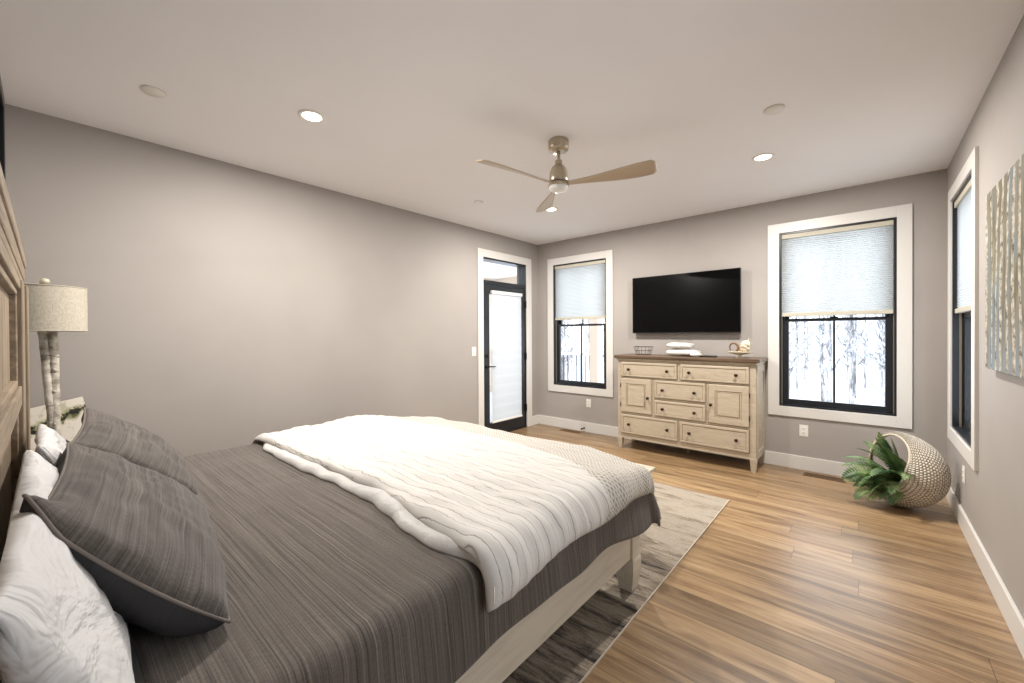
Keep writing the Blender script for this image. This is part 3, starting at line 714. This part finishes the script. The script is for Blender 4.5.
for x, s in ((-2.2385, 1), (-.832, -1)):
    for y in (.018, .378):
        bm = B(); V = []
        for zz, w in ((0, .019), (.002, .020), (.12, .030), (.135, .030)):
            V.append([bm.verts.new((dx(x)-s*0+(w-.030)*s*0+w*a, y+w*b, zz)) for a, b in ((-1, -1), (1, -1), (1, 1), (-1, 1))])
        for a, b in zip(V, V[1:]):
            for i in range(4): bm.faces.new((a[i], a[(i+1) % 4], b[(i+1) % 4], b[i]))
        bm.faces.new(V[0][::-1]); bm.faces.new(V[-1]); obj('leg', bm, M['cream'], t)
bm = B(); lathe(bm, [(.012, 0), (.014, .004), (.014, .13)], (0, .29, 0), 14); obj('centre_foot', bm, M['cream'], t)
for xs, o_ in ((-.808, 1), (-2.262, -1)):
    a = dx(xs); bm = B()
    for p_, q_ in (((.012, .13), (.062, 1.05)), ((.35, .13), (.40, 1.05)), ((.062, .98), (.35, 1.05)), ((.062, .13), (.35, .20))): box(bm, (a, p_[0], p_[1]), (a+o_*.009, q_[0], q_[1]), .002)
    obj('side_panel', bm, M['cream'], t)
def knob(par, x, z):
    bm = B(); lathe(bm, [(.013, -.018), (.011, -.020), (.006, -.022), (.006, -.032), (.015, -.036), (.0165, -.042), (.012, -.048), (.003, -.050)], (dx(x), 0, z), 18, 'y'); obj('knob', bm, M['bronze'], par, True)
def front(name, x0, x1, z0, z1, ks, panel=False):
    x0 += .004; x1 -= .004; z0 += .004; z1 -= .004; w = .058 if panel else .020; bm = B()
    box(bm, (dx(x0), -.014, z0), (dx(x1), .006, z1), .002)
    # raised moulding
    for a, b in (((x0+.006, z0+.006), (x1-.006, z0+.006+w)), ((x0+.006, z1-.006-w), (x1-.006, z1-.006)), ((x0+.006, z0+.006+w), (x0+.006+w, z1-.006-w)), ((x1-.006-w, z0+.006+w), (x1-.006, z1-.006-w))):
        box(bm, (dx(a[0]), -.0185, a[1]), (dx(b[0]), -.012, b[1]), .002)
    if panel: box(bm, (dx(x0+w+.028), -.0185, z0+w+.028), (dx(x1-w-.028), -.012, z1-w-.028), .005)
    o = obj(name, bm, M['cream'], t)
    bm = B(); e = w+.006
    for a, b in (((x0+e, z0+e), (x1-e, z0+e+.004)), ((x0+e, z1-e-.004), (x1-e, z1-e)), ((x0+e, z0+e), (x0+e+.004, z1-e)), ((x1-e-.004, z0+e), (x1-e, z1-e))):
        box(bm, (dx(a[0]), -.0150, a[1]), (dx(b[0]), -.013, b[1]))
    if panel:
        e = w+.022
        for a, b in (((x0+e, z0+e), (x1-e, z0+e+.004)), ((x0+e, z1-e-.004), (x1-e, z1-e)), ((x0+e, z0+e), (x0+e+.004, z1-e)), ((x1-e-.004, z0+e), (x1-e, z1-e))):
            box(bm, (dx(a[0]), -.0150, a[1]), (dx(b[0]), -.013, b[1]))
    obj('glazed_groove', bm, M['glaze'], o)
    for x, z in ks: knob(o, x, z)
    return o
front('drawer', -2.222, -1.558, .860, 1.040, ((-2.117, .95), (-1.665, .95)))
front('drawer', -1.532, -.862, .860, 1.040, ((-1.43, .95), (-.978, .95)))
front('drawer', -1.818, -1.264, .640, .848, ((-1.717, .737), (-1.377, .737)))
front('drawer', -1.818, -1.264, .436, .622, ((-1.717, .525), (-1.377, .525)))
front('drawer', -2.222, -1.552, .183, .418, ((-2.117, .30), (-1.665, .30)))
front('drawer', -1.536, -.862, .183, .418, ((-1.43, .30), (-.978, .30)))
for x0, x1, kx, hx_ in ((-2.222, -1.842, -1.885, -2.222), (-1.244, -.862, -1.213, -.862)):
    o = front('cupboard_door', x0, x1, .436, .848, ((kx, .63),), True)
    for z in (.53, .755):
        bm = B(); lathe(bm, [(.005, 0), (.005, .05)], (dx(hx_), -.014, z-.025), 10); obj('hinge', bm, M['bronze'], o)

# things on the dresser
TZ = 1.1165
t = thing('wire_basket', 'small empty dark wire basket on the dresser top', 'basket', (-2.035, 4.76, TZ))
bm = B(); bw, bd, tw, td, hh = .070, .05, .096, .065, .092
def rect(w_, d_, z_): return [(-w_, -d_, z_), (w_, -d_, z_), (w_, d_, z_), (-w_, d_, z_)]
for f_, rr in ((0, .0026), (.5, .0018), (1, .003)):
    w_, d_ = bw+(tw-bw)*f_, bd+(td-bd)*f_; z_ = .004+hh*f_; c4 = rect(w_, d_, z_)
    for k in range(4): tube(bm, [c4[k], c4[(k+1) % 4]], rr, 6)
for k in range(3):
    f_ = -1+k; 
    for s in (-1, 1): tube(bm, [(f_*bw, s*bd, .004), (f_*tw, s*td, .004+hh)], .0022, 6)
    tube(bm, [(f_*bw, -bd, .004), (f_*bw, bd, .004)], .0022, 6)
for k in range(1, 3):
    f_ = -1+k*2/3
    for s in (-1, 1): tube(bm, [(s*bw, f_*bd, .004), (s*tw, f_*td, .004+hh)], .0022, 6)
obj('wire_cage', bm, M['wire'], t, True)
def towel(z0, w_, h_, x_, label, seed, rz=0):
    t = thing('folded_towel', label, 'towel', (x_, 4.72, z0), rz, 'white towels stacked on the dresser')
    for L, (za, zb) in enumerate(((0, h_),)):
        bm = B(); n1, n2 = 40, 24; zc, hz_ = (za+zb)/2, (zb-za)/2
        def P(i, j):
            a = 2*PI*i/n1; b = -1+2*j/(n2-1); ca, sa = math.cos(a), math.sin(a)
            yy = math.copysign(abs(ca)**.6, ca)*.115; zz = math.copysign(abs(sa)**.8, sa)*hz_*(.94+.12*nz(b*2+seed, a, L))
            xx = b*w_*(1-.05*L)+.02*nz(a*1.3, b*3+seed); e = (1-abs(b)**3.5)**.5 if abs(b) < 1 else 0.
            return Vector((xx, yy*(.6+.4*e)+.006*nz(b*5, seed), zc+zz*(.35+.65*e)*(1+.12*math.cos(b*1.6+seed*.2)-.08+.10*nz(b*4+seed, yy*14))))
        V = grid(bm, n1, n2, P, lambda i, j: (i/n1, j/n2), wrapu=True); bm.faces.new(V[0]); bm.faces.new(V[-1][::-1])
        obj('folded_layer', bm, M['towel'], t, True)
towel(TZ+.002, .170, .078, -1.555, 'white folded towel lying on the dresser, bottom of the stack', 1.)
towel(TZ+.080, .135, .074, -1.585, 'white folded towel on top of the other towel', 5., .05)
t = thing('towel_trim', 'crumpled white lace sachet beside the towels on the dresser', 'sachet', (-1.385, 4.60, TZ))
bm = B(); n1, n2 = 22, 12
def P(i, j):
    a = 2*PI*i/n1; b = PI*j/(n2-1); r_ = 1+.28*nz(math.cos(a)*2, math.sin(a)*2, b*2)
    return Vector((.06*math.cos(a)*math.sin(b)*r_, .04*math.sin(a)*math.sin(b)*r_, .026-.026*math.cos(b)*(1+.2*nz(a, b))))
grid(bm, n1, n2, P, lambda i, j: (i/n1, j/n2), wrapu=True); bmesh.ops.remove_doubles(bm, verts=bm.verts, dist=.0005); obj('pouch', bm, M['towel'], t, True); t.name = 'sachet'
t = thing('remote_control', 'dark remote control lying beside the towels on the dresser', 'remote control', (-1.27, 4.64, TZ), .25)
bm = B(); box(bm, (-.085, -.022, 0), (.085, .022, .018), .006); obj('case', bm, M['tvplastic'], t)
bm = B()
for k in range(7):
    for q_ in (-1, 0, 1): lathe(bm, [(.004, .018), (.0035, .0195)], (-.06+k*.018, q_*.012, 0), 8)
obj('buttons', bm, M['slot'], t)
t = thing('footed_dish', 'cream footed dish holding shells at the right end of the dresser', 'dish', (-.985, 4.72, TZ))
bm = B(); lathe(bm, [(.040, 0), (.038, .006), (.014, .012), (.013, .028), (.045, .034), (.08, .042), (.108, .056), (.112, .064), (.107, .062), (.078, .050), (.04, .044), (.002, .043)], n=40)
for v in bm.verts: v.co.y *= .7
obj('bowl', bm, M['dish'], t, True)
t = thing('driftwood_curl', 'brown curled driftwood ring standing on the footed dish', 'ornament', (-1.045, 4.71, TZ+.052))
bm = B(); pts = [(.045*math.cos(a)*(1-.05*a), .006*a, .052+.045*math.sin(a)) for a in [(-.9+k*.25) for k in range(20)]]; tube(bm, pts, [.013-.0004*k for k in range(20)], 10); obj('ring', bm, M['shellbrown'], t, True)
def shell(x, y, z, s, rx, label, rz):
    t = thing('seashell', label, 'seashell', (x, y, z), rz, 'seashells on the footed dish')
    bm = B(); n1, n2 = 20, 34
    def P(i, j):
        u = j/(n2-1); a = 2*PI*i/n1; r_ = s*(.42*math.sin(PI*min(1, u*1.15+.04))**.8*(1+.10*math.sin(u*32))+.02)*(1+.12*math.cos(3*a+u*9))
        return Vector((r_*math.cos(a)*.8, (u-.5)*1.3*s*math.cos(rx)-0+r_*math.sin(a)*math.sin(rx)*-1, (u-.5)*1.3*s*math.sin(rx)+r_*math.sin(a)*math.cos(rx)))
    V = grid(bm, n1, n2, P, lambda i, j: (i/n1, j/n2), wrapu=True); bm.faces.new(V[0]); bm.faces.new(V[-1][::-1])
    zmin = min(v.co.z for v in bm.verts)
    for v in bm.verts: v.co.z -= zmin
    obj('whorl', bm, M['shell'], t, True)
shell(-.975, 4.735, TZ+.048, .085, .25, 'larger cream seashell lying in the middle of the footed dish', 1.3)
shell(-.925, 4.70, TZ+.056, .125, 1.05, 'cream seashell standing tip up at the right of the footed dish', -.5)

# ------------------------------------------------------------------ television
TVY = 4.895
t = thing('wall_mounted_tv', 'large flat black television mounted on the wall above the dresser', 'television', (-1.625, TVY, 1.375))
bm = B(); box(bm, (-.612, 0, 0), (.612, .028, .700), .004); obj('chassis', bm, M['tvplastic'], t)
bm = B(); box(bm, (-.605, -.002, .012), (.605, .002, .694), .001); obj('screen', bm, M['screen'], t)
bm = B(); box(bm, (-.25, .028, .15), (.25, .05, .55), .004); box(bm, (-.12, .05, .2), (.12, YF-TVY, .5), .004); obj('wall_bracket', bm, M['tvplastic'], t)
bm = B(); box(bm, (-.022, -.003, -.008), (.022, .012, .004), .002); obj('sensor_bump', bm, M['tvplastic'], t)

# ------------------------------------------------------------------ wall art
def canvas(name, label, T_, y0, y1, z0, z1, mat):
    t = thing(name, label, 'painting', (XR, (y0+y1)/2, z0)); hw = (y1-y0)/2; hh = z1-z0; bm = B(); uvl = bm.loops.layers.uv.verify()
    box(bm, (-T_, -hw, 0), (-.001, hw, hh), .003)
    for f in bm.faces:
        for l in f.loops: l[uvl].uv = ((l.vert.co.y+hw)/(2*hw), l.vert.co.z/hh)
    obj('stretched_canvas', bm, mat, t)
    bm = B(); box(bm, (-T_+.003, -hw+.02, .02), (0, -hw+.04, hh-.02)); obj('stretcher_bar', bm, M['bench'], t)
canvas('birch_picture', 'large unframed painting of birch trunks on the right wall', .035, 1.95, 3.28, 1.18, 2.09, M['birchart'])
t = thing('framed_picture', 'dark framed picture above the headboard, just at the left edge', 'picture', (-1.95, YB, 1.80))
bm = B(); hw, hh = 1.05, .67
box(bm, (-hw, 0, 0), (hw, .074, .05), .003); box(bm, (-hw, 0, hh-.05), (hw, .074, hh), .003); box(bm, (-hw, 0, .05), (-hw+.05, .074, hh-.05), .003); box(bm, (hw-.05, 0, .05), (hw, .074, hh-.05), .003); obj('frame', bm, M['black_hw'], t)
bm = B(); box(bm, (-hw+.05, 0, .05), (hw-.05, .03, hh-.05)); obj('print', bm, flat('dark_grey_print', (70, 72, 70), .6), t)

# ------------------------------------------------------------------ nightstand, lamp, small canvas
t = thing('nightstand', 'brown wooden nightstand in the corner, mostly hidden behind the pillows', 'nightstand', (-3.42, .07, 0))
bm = B(); box(bm, (-.28, -.22, .62), (.28, .22, .65), .005); obj('top', bm, M['night'], t)
bm = B(); box(bm, (-.26, -.20, .18), (.26, .20, .62), .003); obj('body', bm, M['night'], t)
for z in (.20, .41):
    bm = B(); box(bm, (-.24, .20, z), (.24, .215, z+.19), .003); dr = obj('drawer', bm, M['night'], t)
    bm = B(); lathe(bm, [(.006, .215), (.006, .228), (.014, .234), (.014, .24)], (0, 0, z+.095), 14, 'y'); obj('knob', bm, M['bronze'], dr, True)
for x in (-.235, .235):
    for y in (-.175, .175):
        bm = B(); box(bm, (x-.022, y-.022, 0), (x+.022, y+.022, .18), .003); obj('leg', bm, M['night'], t)
LX, LY, LZ = -3.40, -.003, .6505
t = thing('table_lamp', 'birch branch table lamp with an oatmeal linen drum shade', 'lamp', (LX, LY, LZ))
bm = B(); lathe(bm, [(.085, 0), (.085, .012), (.075, .018), (.02, .02)], (.0, .03, 0), 28); obj('base', bm, M['birch'], t, True)
def trunk(pts, rs, sd):
    P2 = []; R2 = []
    for k in range(len(pts)-1):
        for q_ in range(6):
            f_ = q_/6; p = Vector(pts[k]).lerp(Vector(pts[k+1]), f_); P2.append(p+Vector((.003*nz(p.z*14, sd), .003*nz(p.z*14, sd+3), 0))); R2.append((rs[k]*(1-f_)+rs[k+1]*f_)*(1+.10*nz(p.z*22, sd+9)))
    P2.append(Vector(pts[-1])); R2.append(rs[-1]); bm = B(); tube(bm, P2, R2, 14); return bm
obj('branch', trunk([(0, .030, .015), (.0, .029, .2), (0, .030, .4), (0, .031, .58), (0, .024, .77)], [.026, .023, .021, .020, .021], 1.), M['birch'], t, True)
obj('branch', trunk([(.01, .018, .20), (.012, .010, .40), (.01, -.002, .60), (.0, -.010, .77)], [.012, .017, .017, .018], 5.), M['birch'], t, True)
for z_, a_ in ((.22, .02), (.33, -.02), (.5, .028), (.62, .02)):
    pass
for yy_, z_ in ((.030, .24), (.030, .42), (.031, .54), (.029, .66)): bm = B(); lathe(bm, [(.009, .0), (.007, .008), (.003, .011)], (.017, yy_, z_), 10, 'x'); obj('bark_knot', bm, M['birch'], t, True)
bm = B(); R_, z0, z1 = .162, .755, .995
lathe(bm, [(R_, z0), (R_, z1)], n=64, cap=False); lathe(bm, [(R_-.003, z1), (R_-.003, z0)], n=64, cap=False); obj('lamp_shade', bm, M['linen'], t, True)
bm = B()
for z_ in (z0, z1): tube(bm, [(R_*math.cos(a), R_*math.sin(a), z_) for a in [2*PI*k/64 for k in range(64)]], .003, 6, closed=True)
for k in range(3): tube(bm, [(0, 0, z1-.01), ((R_-.002)*math.cos(k*2.1), (R_-.002)*math.sin(k*2.1), z1-.004)], .002, 6)
tube(bm, [(0, 0, .76), (0, 0, 1.0)], .005, 8); obj('shade_ring', bm, M['linen'], t, True)
bm = B(); lathe(bm, [(.006, .995), (.006, 1.01), (.016, 1.014), (.020, 1.026), (.014, 1.04), (.004, 1.044)], n=14)
for v in bm.verts: v.co.y += (.006*math.sin(v.co.z*190)); 
obj('finial', bm, M['dish'], t, True)
t = thing('canvas_print', 'small tilted canvas of dark green foliage leaning behind the birch lamp', 'picture', (-3.60, .07, .6505))
bm = B(); uvl = bm.loops.layers.uv.verify(); box(bm, (-.012, -.14, 0), (.012, .14, .30), .003)
for f in bm.faces:
    for l in f.loops: l[uvl].uv = ((l.vert.co.y+.14)/.28, l.vert.co.z/.30)
o = obj('printed_canvas', bm, M['leafprint'], t); o.rotation_euler = (math.radians(12), math.radians(-14), 0); o.location = (-.0, .0, .035)

# ------------------------------------------------------------------ basket and fern
BC = Vector((.193, 4.43, .318)); bro = math.radians(-30)
t = thing('woven_basket', 'whitewashed woven basket with a hoop handle in the far right corner', 'basket', (BC.x, BC.y, 0), bro)
bm = B(); n1, n2 = 120, 22; RO = .298; tilt = math.radians(-38)      # direction of the fat side
def bas(i, j):
    th = 2*PI*i/n1; k = .5+.5*math.cos(th-tilt); k = sm(.12, .95, k)   # 0 at the handle, 1 at the bowl
    out = RO-.012*(1-k); depth = .024+.155*k**.85; w_ = .016+.145*k**.8
    ph = PI*j/(n2-1); ri = out-depth; rad = ri+depth*math.sin(ph)**.8; y = w_*math.copysign(abs(math.cos(ph))**.8, math.cos(ph))*(1-.25*k*math.sin(ph))
    xx = rad*math.cos(th); xx *= .72 if xx < 0 else 1.
    return Vector((xx, y, rad*math.sin(th)))
grid(bm, n1, n2, bas, lambda i, j: (i/n1, j/(n2-1)), wrapu=True)
zmin = min(v.co.z for v in bm.verts)
for v in bm.verts: v.co.z += -zmin+.001
bk = obj('woven_body', bm, M['basket'], t, True)
md = bk.modifiers.new('thick', 'SOLIDIFY'); md.thickness = .012; md.offset = -1
BZ = -zmin
bm = B()
for s in (-1, 1):
    pts = []
    for i in range(n1):
        p = bas(i, 0 if s > 0 else n2-1); pts.append((p.x, p.y, p.z+BZ+.001))
    tube(bm, pts, .008, 8, closed=True)
obj('braided_rim', bm, flat('braided_seagrass_rim', (206, 194, 176), .85), t, True)
t = thing('fern', 'green artificial fern spilling out of the woven basket', 'plant', (BC.x-.012, BC.y-.03, 0)); rnd = random.Random(11)
pot_c = Vector((.05, .02, .17))
def frond(dirv, L, droop, w, roll):
    """rachis with many overlapping leaflets"""
    bmL, bmS = B(), B(); d = Vector(dirv).normalized(); p = pot_c.copy()+Vector((rnd.uniform(-.04, .04), rnd.uniform(-.04, .04), 0)); pts = [p.copy()]; n = 22; L *= 1.06 if d.z > .62 else .84; w *= 1.1
    for k in range(n):
        d = (d+Vector((0, 0, -droop*(.3+k/n)/n*2.2))).normalized(); p = p+d*(L/n)
        if p.z < .012: p.z = .012
        pts.append(p.copy())
    tube(bmS, pts, [.003-.0022*k/n for k in range(n+1)], 5)
    for k in range(3, n+1):
        tdir = (pts[k]-pts[k-1]).normalized(); side = tdir.cross(Vector((0, 0, 1)))
        if side.length < .1: side = Vector((1, 0, 0))
        side.normalize(); nrm = side.cross(tdir); side = (side*math.cos(roll)+nrm*math.sin(roll)).normalized(); nrm = side.cross(tdir).normalized()
        f_ = k/n; ll = w*math.sin(PI*min(1, f_*.86+.12))**.7*rnd.uniform(.88, 1.1); lw = L/n*.62
        for s in (-1, 1):
            ax = (side*s+tdir*.42).normalized(); b0 = pts[k]; q1 = b0+ax*ll*.5+nrm*ll*.10; q2 = b0+ax*ll-nrm*ll*.12
            vs = [bmL.verts.new(x) for x in (b0-tdir*lw*.3, b0+tdir*lw*.9, q1+tdir*lw, q1-tdir*lw*.7, q2)]
            for v in vs: v.co.z = max(v.co.z, .004)
            bmL.faces.new((vs[0], vs[3], vs[2], vs[1])); bmL.faces.new((vs[3], vs[4], vs[2]))
    return bmL, bmS
dirs = [((-1, -.35, .75), .42, .9, .07, .3), ((-1, -.1, .40), .42, .8, .06, -.2), ((-1, .0, .85), .42, .8, .06, .2), ((-1, -.6, .25), .42, .9, .07, .5), ((-.8, -1, .7), .36, 1.0, .075, .1),
        ((-.3, -1, .8), .34, 1.1, .07, -.3), ((-.6, -.3, 1.2), .40, .45, .07, .8), ((-.3, -.1, 1.3), .38, .3, .06, -.6), ((-.2, -.2, 1.2), .36, .3, .06, .9), ((-.9, -.8, 1.0), .38, 1., .075, -.5),
        ((-.5, -.9, .35), .36, 1.1, .07, .6), ((-1, -.5, 1.0), .40, 1.0, .07, .9), ((-.7, .2, 1.1), .38, .7, .06, -.4), ((-1, -.05, .12), .46, .35, .055, 1.), ((-.9, -.7, .0), .40, .5, .06, .2),
        ((-.15, -.8, 1.1), .34, .9, .07, .3), ((-.45, -.6, .9), .38, .9, .085, -.1), ((-.3, .1, 1.1), .36, .35, .06, .5), ((-1.0, -.9, .5), .40, .9, .07, -.7), ((-.65, -.15, .85), .40, .8, .08, 0.),
        ((-.35, -.4, 1.2), .40, .55, .08, .2), ((-.75, -.5, .55), .40, .8, .075, .4), ((-.2, -.6, 1.2), .36, .6, .06, .5), ((-.5, .0, 1.4), .36, .4, .055, -.9), ((-1., -.25, .2), .44, .5, .06, .7), ((-.6, -1., .1), .34, .6, .06, -.3)]
fl, fs = B(), B()
for a in dirs:
    l_, s_ = frond(*a)
    o = obj('frond', l_, M['leaf'], t); obj('rachis', s_, M['stem'], o)
fl.free(); fs.free()
bm = B(); lathe(bm, [(.05, 0), (.065, .09), (.065, .1), (.002, .1)], (pot_c.x+.02, pot_c.y, .075), 20); obj('pot', bm, M['slot'], t, True)

# ------------------------------------------------------------------ outside
GZ = -2.6
bm = B(); grid(bm, 60, 60, lambda i, j: Vector((-60+2*i, -20+2*j, GZ+.25*nz(i*.3, j*.3)+ (.0)))); o = struct('ground', bm, M['snow'], label='snow covered ground outside')
bm = B(); box(bm, (-7.2, 1.2, -.25), (XL-WT, 7.6, -.05)); tag(obj('porch_deck', bm, M['deck']), 'grey snowy deck of the porch outside the black door', 'deck')['kind'] = 'structure'
t = thing('porch_roof', 'pale porch ceiling with beams seen through the transom', 'porch roof', (-5.6, 4.4, 2.55))
bm = B(); box(bm, (-1.7, -3.4, .20), (1.62, 3.3, .26)); obj('ceiling_board', bm, M['porch_white'], t)
bm = B(); box(bm, (-1.7, 3.0, -.12), (1.62, 3.2, .20)); box(bm, (-1.7, -3.4, -.12), (-1.5, 3.0, .2)); obj('beam', bm, M['porch_tan'], t)
for x, y, lab in ((-4.15, 7.35, 'pale square porch post nearest the far left window'), (-7.15, 7.35, 'pale square porch post at the outer far corner of the deck'), (-7.15, 4.4, 'pale square porch post at the outer side of the deck')):
    t = thing('porch_post', lab, 'post', (x, y, -.05)); bm = B(); box(bm, (-.09, -.09, 0), (.09, .09, 2.48), .006); obj('shaft', bm, M['porch_tan'], t)
    bm = B(); box(bm, (-.12, -.12, 0), (.12, .12, .18), .01); obj('plinth', bm, M['porch_tan'], t)
t = thing('porch_railing', 'white porch railing with thin dark balusters beyond the left window', 'railing', (-5.65, 7.35, -.05))
bm = B(); box(bm, (-1.40, -.035, .98), (1.40, .035, 1.03), .004); box(bm, (-1.37, -.025, .08), (1.37, .025, .12), .004); obj('handrail', bm, M['porch_white'], t)
for k in range(26): bm = B(); box(bm, (-1.36+k*.109-.008, -.008, .12), (-1.36+k*.109+.008, .008, .98)); obj('baluster', bm, M['black_hw'], t)
t = thing('neighbour_house', 'small pale house among the snowy trees', 'house', (-2.8, 60, GZ))
bm = B(); box(bm, (-4, -3, 0), (4, 3, 5)); obj('wall', bm, M['house'], t)
bm = B(); vs = [bm.verts.new(p) for p in ((-4.4, -3.4, 5), (4.4, -3.4, 5), (4.4, 3.4, 5), (-4.4, 3.4, 5), (-4.4, 0, 7.4), (4.4, 0, 7.4))]
for f in ((0, 1, 5, 4), (2, 3, 4, 5), (0, 4, 3), (1, 2, 5), (0, 3, 2, 1)): bm.faces.new([vs[i] for i in f])
obj('roof', bm, M['snow'], t)
def tree_mesh(sd):
    r = random.Random(sd); bm = B(); hgt = r.uniform(11, 15); r0 = r.uniform(.05, .11)
    pts = [Vector((r.uniform(-.05, .05)*k*.35, r.uniform(-.05, .05)*k*.35, hgt*k/8)) for k in range(9)]; tube(bm, pts, [r0*(1-.85*k/8) for k in range(9)], 7)
    br = B()
    for _ in range(46):
        f_ = r.uniform(.12, .97); p = pts[0].lerp(pts[-1], f_); p = pts[int(f_*8)].lerp(pts[min(8, int(f_*8)+1)], f_*8-int(f_*8)); a = r.uniform(0, 2*PI); L = (1.2-f_)*r.uniform(.6, 1.15)
        d = Vector((math.cos(a), math.sin(a), r.uniform(.5, 1.6))).normalized(); q = [p+d*L*k/4+Vector((r.uniform(-.1, .1), r.uniform(-.1, .1), .05*k*k*.4)) for k in range(5)]; q[0] = p
        tube(br, q, [.04*(1.1-f_)*(1-.2*k)+.006 for k in range(5)], 4)
        for _2 in range(5):
            s_ = q[r.randint(1, 4)]; a2 = a+r.uniform(-1.3, 1.3); d2 = Vector((math.cos(a2), math.sin(a2), r.uniform(.1, .9))); tube(br, [s_, s_+d2*L*.22, s_+d2*L*.4], [.012, .009, .005], 3)
    return bm, br
protos = []
for k in range(4):
    t_, b_ = tree_mesh(50+k); root = thing('bare_tree', 'bare snowy tree in the woods outside the windows', 'tree', (0, 0, GZ), 0, 'bare trees outside'); a = obj('trunk', t_, M['bark'], root); obj('branches', b_, M['bark'], a)
    protos.append(root)
def copy_tree(root):
    c = root.copy(); COL.objects.link(c)
    for ch in root.children:
        d_ = ch.copy(); COL.objects.link(d_); d_.parent = c
        for gch in ch.children: e_ = gch.copy(); COL.objects.link(e_); e_.parent = d_
    return c
rt = random.Random(5); spots = []
k = 0
while len(spots) < 95:
    k += 1; kind = k % 4
    if kind in (0, 1): dist = rt.uniform(20, 60); ratio = rt.uniform(-.19, .10)
    elif kind == 2: dist = rt.uniform(19, 48); ratio = rt.uniform(-.80, -.48)
    else: dist = rt.uniform(20, 45); ratio = rt.uniform(.12, .25)
    p = (ratio*dist, dist)
    if math.hypot(p[0]+2.8, p[1]-60) < 7.5: continue
    if all((p[0]-q_[0])**2+(p[1]-q_[1])**2 > 1.9**2 for q_ in spots) or k > 4000: spots.append(p)
for i, (x, y) in enumerate(spots):
    o = protos[i] if i < 4 else copy_tree(protos[i % 4])
    o.location = (x, y, GZ-.2); o.rotation_euler = (0, 0, rt.uniform(0, 6.28)); s_ = rt.uniform(.8, 1.25); o.scale = (s_, s_, s_)
